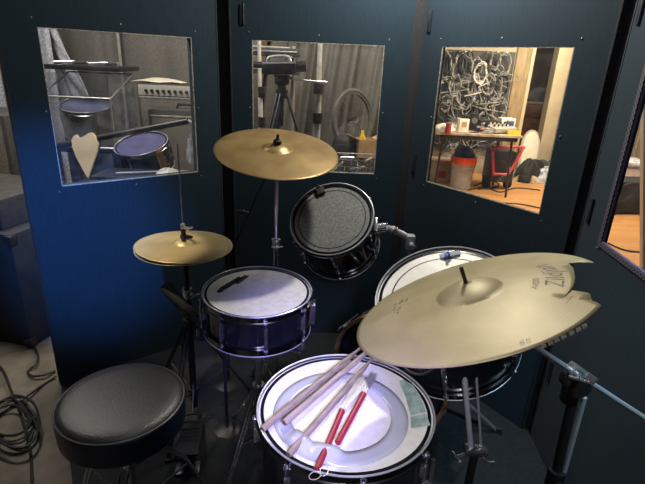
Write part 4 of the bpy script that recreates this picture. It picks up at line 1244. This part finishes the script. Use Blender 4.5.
# things on the trunk
q0 = at(346, 141, HY - .16)
o = thing('helmet', 'round dark helmet on the trunk inside the grey wheel', 'helmet', (q0.x, HY - .15, zs_))
MB().lathe([(.10, 0), (.118, .02), (.122, .07), (.105, .13), (.06, .168), (0, .178)], 28).build('shell', M['blackrub'], o)
MB().lathe([(.1, 0), (.123, .0), (.126, .012), (.12, .02)], 28, closed=True).build('rim', M['darkmetal'], o)
q1 = at(357, 132, HY - .17)
o = MB().lathe([(0, 0), (.026, 0), (.028, .15), (.014, .18), (.014, .21), (0, .212)], 14).build('bottle', M['yellow'], None, loc=(q0.x + .135, HY - .20, zs_ + .006)); tag(o, 'yellow bottle standing in the tan cardboard box beyond the middle window', 'bottle')
cb = thing('cardboard_box', 'open tan cardboard box on the trunk beyond the middle window', 'box', (q0.x + .165, HY - .20, zs_), Matrix.Rotation(.25, 3, 'Z'))
b = MB()
for c, s in (((0, -.075, .075), (.16, .005, .15)), ((0, .075, .075), (.16, .005, .15)), ((-.08, 0, .075), (.005, .15, .15)), ((.08, 0, .075), (.005, .15, .15)), ((0, 0, .003), (.16, .15, .005))): b.box(c, s)
b.build('box', M['cardb'], cb)
for sgn in (-1, 1): MB().box((sgn * .115, 0, .165), (.075, .14, .004), Matrix.Rotation(-.45 * sgn, 3, 'Y')).build('flap', M['cardb'], cb)
# wire basket of chrome hardware in front
WYB = 3.55; wb0 = at(352, 166, WYB)
wb_ = thing('wire_basket', 'chrome wire basket of hardware at the foot of the middle window', 'basket', (wb0.x, WYB, wb0.z - .09))
b = MB()
for i in range(9):
    xx = -.2 + .05 * i
    b.tube([(xx, -.13, .0), (xx, -.13, .16)], .003, 5); b.tube([(xx, .13, .0), (xx, .13, .16)], .003, 5); b.tube([(xx, -.13, 0), (xx, .13, 0)], .003, 5)
for z in (0, .055, .11, .16):
    b.tube([(-.2, -.13, z), (.2, -.13, z), (.2, .13, z), (-.2, .13, z)], .0035, 5, True)
b.build('wire_frame', M['chromew'], wb_)
for k in range(9):
    rr_ = random.Random(k + 20); c = Vector((-.16 + .04 * k, rr_.uniform(-.08, .08), .05 + .03 * (k % 4)))
    dd = Vector((rr_.uniform(-1, 1), rr_.uniform(-1, 1), rr_.uniform(-.2, .9))).normalized() * .075
    MB().cyl(c - dd, c + dd, .009).build('metal_rod', M['chrome'] if k % 2 else M['darkmetal'], wb_)
st_ = thing('side_trolley', 'dark trolley under the chrome wire basket', 'trolley', (wb0.x, WYB, 0))
hz = wb0.z - .095
MB().box((0, 0, hz - .015), (.48, .34, .03), None, .005).build('shelf', M['tolex'], st_)
for sx in (-1, 1):
    for sy in (-1, 1): MB().cyl((sx * .21, sy * .14, .0), (sx * .21, sy * .14, hz - .02), .014).build('leg', M['darkmetal'], st_)

# ================================================================== THE ROOM BEYOND THE THIRD WINDOW
# dark pegboard with cables
wx0, wx1 = at(436, 100, WY).x - .12, at(508, 100, WY).x
pz0, pz1 = at(475, 124, WY).z - .35, at(475, 50.5, WY).z
pg = thing('pegboard', 'dark pegboard on the cream wall, covered in hanging cables', 'pegboard', ((wx0 + wx1) / 2, WY - .0127, (pz0 + pz1) / 2))
MB().box((0, 0, 0), (wx1 - wx0 - .02, .025, pz1 - pz0), None, .004).build('board', M['walldark'], pg)
def coil(x, z, r, m, label, seed, drop=.5, turns=7, rad=.0075):
    rnd = random.Random(seed); y0 = WY - .045 - .02
    pts = []; N = turns * 14
    for i in range(N):
        t = 2 * PI * i / 14; q = 1 + rnd.uniform(-.10, .10)
        pts.append(Vector((r * .62 * q * math.cos(t) + rnd.uniform(-.008, .008), -rnd.uniform(0, .07), -r + r * q * math.sin(t) * (1.0 + .12 * math.sin(i * .13)))))
    tail = [pts[-1] + Vector((rnd.uniform(-.1, .1) * j, -.01, -drop * j / 4)) for j in range(1, 5)]
    b = MB().tube(smooth_path(pts + tail, 2), rad, 5)
    root = thing('cable_coil', label, 'cable', (x, y0, z), None, 'cables hung on the pegboard')
    b.build('loops', M[m], root)
    MB().cyl((0, .041, 0), (0, -.085, .008), .006, n=8).build('hook', M['chromew'], root)
    return root
k = 0
rnd = random.Random(11)
lab_generic = 'coil of thin cable hung among many others on the dark pegboard'
for row, zr in enumerate((pz1 - .05, pz1 - .33, pz1 - .62, pz1 - .90)):
    n = 10
    for i in range(n):
        x = wx0 + .12 + (wx1 - wx0 - .24) * (i + .5 * (row % 2) * .7) / (n - .4) + rnd.uniform(-.03, .03)
        m = rnd.choice(['cabledk', 'cablesil', 'cabledk', 'cablesil', 'cablesil', 'cable'])
        coil(x, zr + rnd.uniform(-.05, .05), rnd.uniform(.10, .23), m, lab_generic, 100 + k, rnd.uniform(.2, .7), rnd.randint(3, 6), rnd.uniform(.004, .008)); k += 1
wc = at(482, 63, WY - .16)
o = coil(wc.x, wc.z, .13, 'cablewht', 'white coil of cable standing out in the middle of the cable wall', 77, .25, 5, .0065); o.location.y -= .06

# table
P_l, P_r, P_f = at(436, 128, 6.0), at(517, 131, 6.0), at(476, 134, 5.6)
TX0, TX1, TZ = at(434, 130, 5.8).x, at(518, 131, 5.8).x, .745
tcx = (TX0 + TX1) / 2
tbl = thing('work_table', 'tan-topped folding table piled with gear beyond the third window', 'table', (tcx, 5.92, 0), Matrix.Rotation(-.03, 3, 'Z'))
W_ = TX1 - TX0
MB().box((0, 0, TZ - .015), (W_, .62, .03), None, .006).build('tabletop', M['tabletop'], tbl)
MB().box((0, -.29, TZ - .05), (W_ - .10, .02, .05), None, .003).build('apron', M['darkmetal'], tbl)
for sx in (-1, 1):
    for sy in (-1, 1):
        MB().cyl((sx * (W_ / 2 - .10), sy * .25, TZ - .03), (sx * (W_ / 2 - .06), sy * .27, .0), .013).build('leg', M['darkmetal'], tbl)
MB().tube([(W_ / 2 - .07, -.25, .2), (W_ / 2 - .07, .25, .2)], .010, 8).build('crossbar', M['darkmetal'], tbl)
def on_table(px, py, Y=5.85):
    p = at(px, py, Y); return p.x
ZT = TZ + .0008
c = thing('paper_box', 'upright cream carton on the work table', 'box', (on_table(463, 125, 5.72), 5.72, ZT), Matrix.Rotation(.15, 3, 'Z'))
MB().box((0, 0, .075), (.12, .07, .15), None, .004).build('carton', M['paper'], c); MB().box((0, -.036, .09), (.06, .003, .06)).build('window', M['cardb'], c)
def heap(name, label, cat, x, y, sx, sy, sz, m, seed, z=ZT):
    rnd = random.Random(seed); ph = [rnd.uniform(0, 6.28) for _ in range(5)]
    def fn(u, v):
        a = 2 * PI * u; t = v * PI / 2
        r = math.cos(t) * (1 + .20 * math.sin(2 * a + ph[0]) + .14 * math.sin(5 * a + ph[1]) + .08 * math.sin(9 * a + ph[2]))
        h = math.sin(t) * (1 + .22 * math.sin(3 * a + ph[3]) * math.cos(t)) + .10 * math.sin(7 * a + 6 * v + ph[4]) * math.sin(2 * t)
        return (sx * r * math.cos(a), sy * r * math.sin(a), sz * max(0, h))
    o = MB().grid(fn, 40, 12).build(name, M[m], None, loc=(x, y, z), ang=180)
    return tag(o, label, cat)
heap('cloth', 'cream crumpled cloth on the table end beside the carton', 'cloth', on_table(445, 127), 5.78, .15, .13, .08, 'paper', 2)
dv_ = thing('mixing_desk', 'small silver mixing desk tilted on the work table', 'mixer', (on_table(500, 124, 5.80), 5.82, ZT), Matrix.Rotation(.5, 3, 'Z'))
MB().box((0, 0, .06), (.36, .24, .05), Matrix.Rotation(.18, 3, 'X'), .006).build('body', M['panelsil'], dv_); MB().box((0, 0, .017), (.30, .18, .034), None, .003).build('base', M['black'], dv_)
for i in range(5):
    for j in range(2):
        MB().cyl((-.13 + .065 * i, -.05 + .09 * j, .08 + .016 * j), (-.13 + .065 * i, -.05 + .09 * j, .105 + .016 * j), .011, n=10).build('knob', M['black'], dv_)
tl_ = thing('power_tool', 'dark red-tagged power tool lying mid-table', 'tool', (on_table(483, 125, 5.74), 5.74, ZT), Matrix.Rotation(.2, 3, 'Z'))
MB().cyl((-.09, 0, .045), (.09, 0, .045), .040, n=18).build('motor', M['black'], tl_); MB().box((.03, -.02, .09), (.035, .03, .09), Matrix.Rotation(.3, 3, 'Y'), .008).build('grip', M['darkmetal'], tl_); MB().box((-.03, -.045, .05), (.06, .012, .04), None, .004).build('tag', M['redpl'], tl_)
bx_ = thing('parts_tray', 'yellow tray at the table corner nearest the door', 'tray', (on_table(513, 131, 5.72), 5.72, ZT))
b = MB().box((0, 0, .004), (.15, .10, .008)); 
for c_, s_ in (((0, -.05, .022), (.15, .005, .044)), ((0, .05, .022), (.15, .005, .044)), ((-.075, 0, .022), (.005, .10, .044)), ((.075, 0, .022), (.005, .10, .044))): b.box(c_, s_)
b.build('tray', M['yellow'], bx_, smooth=False)
dl = thing('desk_lamp_arm', 'thin pale metal rod standing slanted behind the carton on the table', 'rod', (on_table(470, 118, 5.95), 6.0, ZT))
MB().cyl((0, 0, .0), (.16, 0, .22), .009).build('rod', M['cablesil'], dl); MB().box((0, 0, .012), (.10, .08, .024), None, .004).build('foot', M['darkmetal'], dl)
for i, (px, dy, lab, m, s) in enumerate(((488, 6.02, 'black amplifier head at the back of the work table', 'black', (.24, .16, .12)), (506, 6.08, 'cream box file behind the mixing desk', 'paper', (.18, .12, .15)), (454, 6.05, 'dark lidded case behind the crumpled cloth', 'tolex', (.20, .14, .11)))):
    o = thing('equipment_box', lab, 'box', (on_table(px, 124, dy), dy, ZT), Matrix.Rotation(.1 * i, 3, 'Z'))
    MB().box((0, 0, s[2] / 2), s, None, .008).build('body', M[m], o); MB().box((0, -s[1] / 2 - .002, s[2] * .6), (s[0] * .7, .004, s[2] * .25)).build('front_panel', M['aluminium'], o)
for i, (pxs, m, lab) in enumerate((((470, 480, 492, 503, 508), 'cable', 'black cable strewn across the table top'), ((448, 458, 472, 484), 'cablesil', 'silver cable strewn across the front of the table top'))):
    pts = [Vector((on_table(px, 128, 5.68), 5.68 + .05 * math.sin(3.1 * j + i), ZT + .008)) for j, px in enumerate(pxs)]
    o = MB().tube(smooth_path(pts, 6), .007, 6).build('cable', M[m], None); tag(o, lab, 'cable')
# bucket
bk = at(460, 187, 6.0); bkp = atz(460, 187, 0)
bu = thing('bucket', 'off-white bucket with an orange rim under the work table', 'bucket', (bkp.x, 6.08, 0))
b = MB().lathe([(0, .004), (.125, .004), (.130, 0), (.146, .30), (.150, .31), (.150, .33), (.146, .335)], 40)
for z in (.22, .255, .29): b.lathe([(.142 + .002, z - .005), (.151, z - .004), (.151, z + .004), (.144, z + .005)], 40)
b.build('pail', M['bucket'], bu)
MB().lathe([(.142, .31), (.160, .312), (.162, .345), (.158, .40), (.146, .402), (.140, .36)], 40, closed=True).build('rim', M['orange'], bu)
MB().tube([(.155 * math.cos(t), .155 * math.sin(t) * .35 - .12, .345 - .12 * math.sin(t)) for t in [PI * i / 16 for i in range(17)]], .004, 6).build('handle', M['wire'], bu)
o = heap('tool_bag', 'blue bag stuffed into the orange-rimmed bucket', 'bag', bkp.x, 6.08, .118, .11, .17, 'bluepl', 9, .36)
# red framed hand cart with black case
rp = atz(486, 183, 0)
hcx = thing('hand_cart', 'dark hand cart with a red tubular frame under the work table', 'cart', (rp.x + .05, 6.12, 0), Matrix.Rotation(.1, 3, 'Z'))
MB().tube(smooth_path([(-.20, -.17, .50), (-.15, -.18, .24), (-.12, -.18, .22), (.02, -.18, .22), (.06, -.18, .25), (.17, -.17, .52), (.17, -.15, .56), (-.20, -.15, .54)], 4, True), .018, 8).build('frame', M['redpl'], hcx)
MB().box((-.01, 0, .30), (.30, .28, .40), None, .03).build('body', M['black'], hcx)
for sx in (-1, 1): MB().cyl((sx * .17, 0, .081), (sx * .12, 0, .08), .08, n=22).build('wheel', M['blackrub'], hcx)
# clear bins at the left
for i, (px, lab) in enumerate(((440, 'cloudy storage bin on the floor beside the orange-rimmed bucket'),)):
    p = atz(px, 181, 0); o = thing('storage_bin', lab, 'bin', (p.x + .02, p.y + .1, 0))
    MB().box((0, 0, .13), (.36, .28, .26), None, .02).build('bin', M['bucket'], o); MB().box((0, 0, .27), (.39, .31, .03), None, .01).build('lid', M['pinkpl'], o)
    MB().box((-.02, -.145, .10), (.10, .008, .09), None, .002).build('label_card', M['redpl'], o)
# upright boots / paper bag near right legs
p = atz(499, 178, 0); o = thing('paper_bag', 'tan paper bag standing behind the right legs of the table', 'bag', (p.x, p.y, 0), Matrix.Rotation(.4, 3, 'Z'))
MB().prism([(-.11, -.06), (.11, -.06), (.11, .06), (-.11, .06)], .38).build('bag', M['clothtan'], o, smooth=False); MB().tube([(-.05, -.062, .37), (-.04, -.066, .43), (.04, -.066, .43), (.05, -.062, .37)], .006, 6).build('handle', M['cardb'], o)
# clothes heap, beside the doorway
p = atz(545, 180, 0)
heap('clothes_pile', 'grey-white pile of clothes on the wood floor before the doorway', 'clothes', p.x + .02, p.y - .10, .32, .20, .20, 'clothgrey', 4, 0)
p = atz(529, 180, 0)
heap('blanket', 'tan blanket bundle on the floor by the right legs of the table', 'blanket', p.x - .02, p.y - .05, .26, .17, .13, 'clothtan', 10, 0)
p = atz(532, 172, 0)
heap('jacket', 'dark jacket thrown on the floor behind the clothes pile', 'jacket', p.x - .02, 6.79, .36, .115, .26, 'clothdark', 6, 0)
p = atz(519, 176, 0)
heap('rucksack', 'black rucksack slumped on the floor between the table legs and the clothes', 'bag', p.x + .02, 6.62, .20, .14, .30, 'blackrub', 23, 0)
p = atz(556, 186, 0)
heap('towel', 'pale blue towel crumpled on the floor in front of the clothes pile', 'towel', p.x - .02, p.y - .12, .16, .11, .10, 'denim', 16, 0)
# silver cable heaped on the table
rnd = random.Random(31); tp0 = Vector((on_table(490, 125, 5.66), 5.67, ZT + .006))
P = smooth_path([tp0 + Vector((.10 * math.cos(i * 1.3) * rnd.uniform(.5, 1.2), .032 * math.sin(i * 1.3) * rnd.uniform(.5, 1.2), .0016 * i)) for i in range(34)], 5)
o = MB().tube(P, .0055, 6).build('cable_coil', M['cablesil'], None); tag(o, 'heap of silver cable on the front edge of the work table', 'cable')
for i, (px, dy, sz_, m, lab) in enumerate(((473, 5.92, (.10, .08, .20), 'black', 'small upright black speaker between the carton and the power tool'), (510, 5.95, (.09, .09, .12), 'bluepl', 'little blue tin behind the yellow tray'), (447, 5.70, (.07, .06, .10), 'redpl', 'little dull red tin at the table end before the crumpled cloth'))):
    o = thing('speaker' if i == 0 else 'tin', lab, 'speaker' if i == 0 else 'tin', (on_table(px, 124, dy), dy - (.09 if i == 2 else 0), ZT), Matrix.Rotation(.2 * i, 3, 'Z'))
    if i == 0:
        MB().box((0, 0, sz_[2] / 2), sz_, None, .008).build('body', M[m], o); MB().cyl((0, -.038, .12), (0, -.045, .12), .036, n=20).build('cone', M['grille'], o)
    else:
        MB().cyl((0, 0, 0), (0, 0, sz_[2]), sz_[0] / 2, n=22).build('body', M[m], o); MB().cyl((0, 0, sz_[2]), (0, 0, sz_[2] + .012), sz_[0] / 2 + .003, n=22).build('lid', M['aluminium'], o)
# rounded fan cover leaning at the door casing
p = at(533, 152, WY - .25); q2 = at(533, 130, WY - .25)
o = thing('rounded_panel', 'pinkish-beige rounded panel leaning in the doorway behind the clothes pile', 'panel', (p.x, WY - .14, .0), Matrix.Rotation(-.10, 3, 'X') @ Matrix.Rotation(.15, 3, 'Z'))
pts = [(-.15, 0), (.15, 0)] + [(.15 * math.cos(t), .40 + .27 * math.sin(t)) for t in [PI * i / 14 for i in range(15)]]
MB().prism(pts, .025, Matrix.Rotation(PI / 2, 4, 'X')).build('board', M['pinkpl'], o); MB().prism([(x * .8, .07 + y * .86) for x, y in pts], .006, Matrix.Translation((0, -.0255, 0)) @ Matrix.Rotation(PI / 2, 4, 'X')).build('face', M['paper'], o)
# brown dresser through the doorway
dx0, dx1 = at(527, 110, 8.3).x - .45, at(550, 110, 8.3).x + .5
zd = at(538, 104, 8.3).z
ds = thing('dresser', 'brown wooden dresser standing through the doorway', 'dresser', ((dx0 + dx1) / 2, 8.55, 0))
MB().box((0, 0, zd / 2), (dx1 - dx0, .46, zd), None, .008).build('body', M['browncab'], ds); MB().box((0, 0, zd + .015), (dx1 - dx0 + .05, .50, .03), None, .006).build('top', M['tanwood'], ds)
for k in range(4):
    z = zd * (k + .5) / 4
    dr_ = MB().box((0, -.236, z), (dx1 - dx0 - .06, .02, zd / 4 - .03), None, .004).build('drawer', M['browncab'], ds)
    for sx in (-1, 1): MB().ball((sx * .25, -.258, z), .018).build('knob', M['darkmetal'], dr_)
heap('bag', 'dark bag lying on top of the brown dresser', 'bag', (dx0 + dx1) / 2 + .05, 8.5, .26, .16, .22, 'clothdark', 15, zd + .03)
struct(MB().box(((XD0 + XD1) / 2, 8.2, -.0), (2.2, 2.3, .004)).build('trim_6', M['wood'], None, smooth=False))
# floor cables in the room
for i, (pts, lab) in enumerate((([(468, 190), (485, 187), (500, 192), (516, 188), (540, 190)], 'black cable lying on the wood floor in front of the clothes pile'), ([(474, 186), (488, 181), (499, 184), (492, 188), (478, 189)], 'black cable looping on the wood floor beside the bucket'), ([(500, 203), (520, 204), (545, 209)], 'thin black cable on the bare wood floor at the lower window edge'))):
    o = MB().tube(smooth_path([atz(x, y, .008) for x, y in pts], 8), .0085, 6).build('cable', M['cable'], None); tag(o, lab, 'cable')

# ================================================================== BEYOND THE LAST WINDOW
c0 = atz(639.5, 268, 0); c1 = at(640.5, 30, c0.y)
cb_ = thing('leaning_board', 'tall beige board leaning at the photo edge beyond the webbing-edged window', 'board', (c0.x, c0.y, 0))
dx_ = c1.x - c0.x; hz_ = c1.z; pw = .62; sl = dx_ / hz_
up_ = Vector((sl, 0, 1)).normalized(); rt_ = Vector((1, 0, -sl)).normalized()
mt = Matrix((rt_, up_, rt_.cross(up_))).transposed().to_4x4()
drop = pw * abs(sl) / math.hypot(1, sl)
BLc = [(0, 0), (pw, 0), (pw, hz_ * 1.02), (0, hz_ * 1.02)]
mt = Matrix.Translation((0, 0, 0 if sl < 0 else pw * rt_.z * -1)) @ mt
MB().prism(BLc, .04, mt).build('board', M['beigecab'], cb_, smooth=False)
zh = at(643, 145, c0.y).z / hz_ * hz_
MB().prism([(.02, zh - .10), (.045, zh - .10), (.045, zh + .10), (.02, zh + .10)], .014, mt @ Matrix.Translation((0, 0, .0395))).build('handle', M['aluminium'], cb_)
gp = atz(624, 215, 0)
gb = thing('gear_bag', 'black gear bag on the wood floor beyond the webbing-edged window', 'bag', (gp.x, gp.y + .16, 0), Matrix.Rotation(.12, 3, 'Z'))
MB().box((0, 0, .19), (.62, .30, .38), None, .06).build('bag', M['blackrub'], gb); MB().tube(smooth_path([(-.15, -.18, .26), (-.13, -.22, .36), (.13, -.22, .36), (.15, -.18, .26)], 5), .014, 8).build('handle', M['black'], gb)
MB().box((-.23, -.185, .18), (.16, .02, .10), None, .01).build('pocket', M['grille'], gb)
o = MB().lathe([(0, 0), (.03, 0), (.034, .10), (.026, .15), (.026, .18), (0, .18)], 16).build('bottle', M['white'], None, loc=(gp.x + .42, gp.y - .12, 0)); tag(o, 'small white bottle on the floor beside the black gear bag', 'bottle')
w0, w1 = at(612, 140, 5.55).x - .02, at(640, 140, 5.55).x + .35
hanging('denim_cloth', w0, w1, 6.15, .45, 2.1, 'denim', 'blue-grey cloth hanging over the rail beyond the webbing-edged window', 'cloth', 4, .05, 1.2, seed=21)
rl = thing('clothes_rail', 'metal rail holding the blue-grey cloth beyond the webbing-edged window', 'rail', ((w0 + w1) / 2, 6.23, 0))
MB().cyl((-(w1 - w0) / 2 - .1, 0, 2.11), ((w1 - w0) / 2 + .1, 0, 2.11), .016).build('bar', M['aluminium'], rl)
for sx in (-1, 1): MB().cyl((sx * ((w1 - w0) / 2 + .06), 0, 0), (sx * ((w1 - w0) / 2 + .06), 0, 2.11), .016).build('upright', M['aluminium'], rl)
ob = thing('ottoman', 'pale grey box seat under the hanging blue-grey cloth', 'seat', ((w0 + w1) / 2, 5.85, 0))
MB().box((0, 0, .22), (w1 - w0 - .1, .38, .44), None, .03).build('seat', M['pinkpl'], ob); MB().box((0, 0, .46), (w1 - w0 - .06, .42, .06), None, .025).build('cushion', M['clothgrey'], ob)
o = MB().tube(smooth_path([atz(x, y, .008) for x, y in ((608, 243), (625, 250), (645, 252), (660, 250))], 8), .008, 6).build('cable', M['cable'], None); tag(o, 'thin black cable on the wood floor beyond the webbing-edged window', 'cable')

# ================================================================== CABLES ON THE LEFT CARPET
def fcable(pts, label, r=.0055, z=.0115, m='cable'):
    P = smooth_path([atz(x, y, z + (.006 * (i % 3))) for i, (x, y) in enumerate(pts)], 8)
    o = MB().tube(P, r, 7).build('cable', M[m], None); return tag(o, label, 'cable', 'cables on the left carpet')
fcable([(-12, 341), (8, 339), (22, 338), (32, 344), (38, 355), (36, 364), (28, 371), (32, 376), (44, 375), (55, 371)], 'black cable curling across the carpet in front of the big black case')
fcable([(-10, 424), (8, 408), (26, 397), (44, 384), (56, 376)], 'straight black cable running across the carpet towards the panel foot')
fcable([(-6, 360), (4, 372), (11, 390), (17, 404), (22, 418), (27, 436), (31, 458), (32, 490)], 'black cable running from the coil towards the camera edge')
cl_pts = []
rnd = random.Random(4)
for i in range(46):
    t = i * .62; q = 1 + rnd.uniform(-.22, .22)
    cl_pts.append((13 + 23 * q * math.cos(t) + 4 * math.sin(i * .35), 424 + 21 * q * math.sin(t) + 6 * math.cos(i * .27)))
P = smooth_path([atz(x, y, .012 + .0011 * i) for i, (x, y) in enumerate(cl_pts)], 6)
o = MB().tube(P, .005, 6).build('cable_coil', M['cable'], None); tag(o, 'tangled coil of black cable on the carpet left of the drum stool', 'cable')

# ================================================================== CAMERA, LIGHT, WORLD
cam = bpy.data.cameras.new('camera'); co = bpy.data.objects.new('camera', cam); COL.objects.link(co)
cam.sensor_fit = 'HORIZONTAL'; cam.sensor_width = 36.0; cam.lens = 36.0 * FPX / 645.0
cam.clip_start = .02; cam.clip_end = 60
# camera axes in the world: right, up, back
xr = Vector((RT.x, FW.x, UP.x)); yd = Vector((RT.y, FW.y, UP.y)); zf = Vector((RT.z, FW.z, UP.z))
co.matrix_world = Matrix.Translation((0, 0, CAMZ)) @ Matrix((xr, -yd, -zf)).transposed().to_4x4()
SC.camera = co

def lamp(name, kind, loc, target, power, col, size=.2, spot=None, blend=.5, sx=None):
    l = bpy.data.lights.new(name, kind); l.energy = power; l.color = col
    if kind == 'AREA':
        l.size = size
        if sx: l.shape = 'RECTANGLE'; l.size_y = sx
    else: l.shadow_soft_size = size
    if spot: l.spot_size = math.radians(spot); l.spot_blend = blend
    o = bpy.data.objects.new(name, l); COL.objects.link(o); o.location = loc
    o.rotation_euler = (Vector(target) - Vector(loc)).to_track_quat('-Z', 'Y').to_euler()
    return o
lamp('booth_lamp', 'POINT', KEY_LOC, (0, 0, 0), KEY, (1.0, .95, .85), .045)
lamp('blue_stage_lamp', 'SPOT', BLUE_LOC, BLUE_AT, BLUE, (.07, .30, 1.0), .05, BLUE_ANG, .9)
lamp('floor_tom_fill', 'SPOT', TOM_FILL_LOC, TOM_FILL_AT, TOM_FILL, (.90, .87, 1.0), .05, TOM_FILL_ANG, .7)  # near-white spot added to brighten the floor tom head
lamp('violet_stage_spot', 'SPOT', (.32, -.45, 1.62), (-.04, 1.10, .67), VIO2, (.30, .26, 1.0), .04, 17, .8)
lamp('booth_fill', 'AREA', (.25, .2, 2.7), (.25, 1.3, .8), FILL, (.86, .93, 1.0), .9)
lamp('room_ceiling_right', 'AREA', (3.0, 5.0, 2.75), (2.6, 6.2, .5), ROOM_R, (1.0, .84, .62), 1.4)
lamp('doorway_fill', 'AREA', (3.0, 8.0, 2.7), (3.2, 8.4, 0), 22, (1.0, .80, .62), .5)  # added lamp, brightens the dark space beyond the doorway
lamp('teal_wash', 'SPOT', (.72, .35, 2.3), (.86, 1.15, .55), TEAL, (.50, .82, 1.0), .06, 30, .8)  # added lamp tinting the last panel, no known fixture
lamp('hi_hat_fill', 'SPOT', (-.95, 1.25, 2.3), (-.63, 1.60, .79), HAT, (1.0, .86, .62), .03, 15, .35)  # added spot; its cone edge stands in for the crash cymbal's shadow
lamp('room_ceiling_left', 'AREA', (-1.7, 2.5, 2.7), (-1.4, 3.2, .6), ROOM_L, (1.0, .93, .84), .8)
lamp('room_ceiling_middle', 'AREA', (.3, 3.6, 2.75), (.1, 4.4, .6), ROOM_M, (1.0, .88, .70), .5)
w = bpy.data.worlds.new('world'); SC.world = w; w.use_nodes = True
w.node_tree.nodes['Background'].inputs['Color'].default_value = (.55, .62, .75, 1)
w.node_tree.nodes['Background'].inputs['Strength'].default_value = WORLD
vs_ = SC.view_settings
vs_.view_transform = 'Standard'; vs_.look = 'None'; vs_.gamma = 1.0; vs_.use_curve_mapping = False; vs_.exposure = EXPO
SC.cycles.max_bounces = 8; SC.cycles.transparent_max_bounces = 12
SC.cycles.sample_clamp_indirect = 4.0
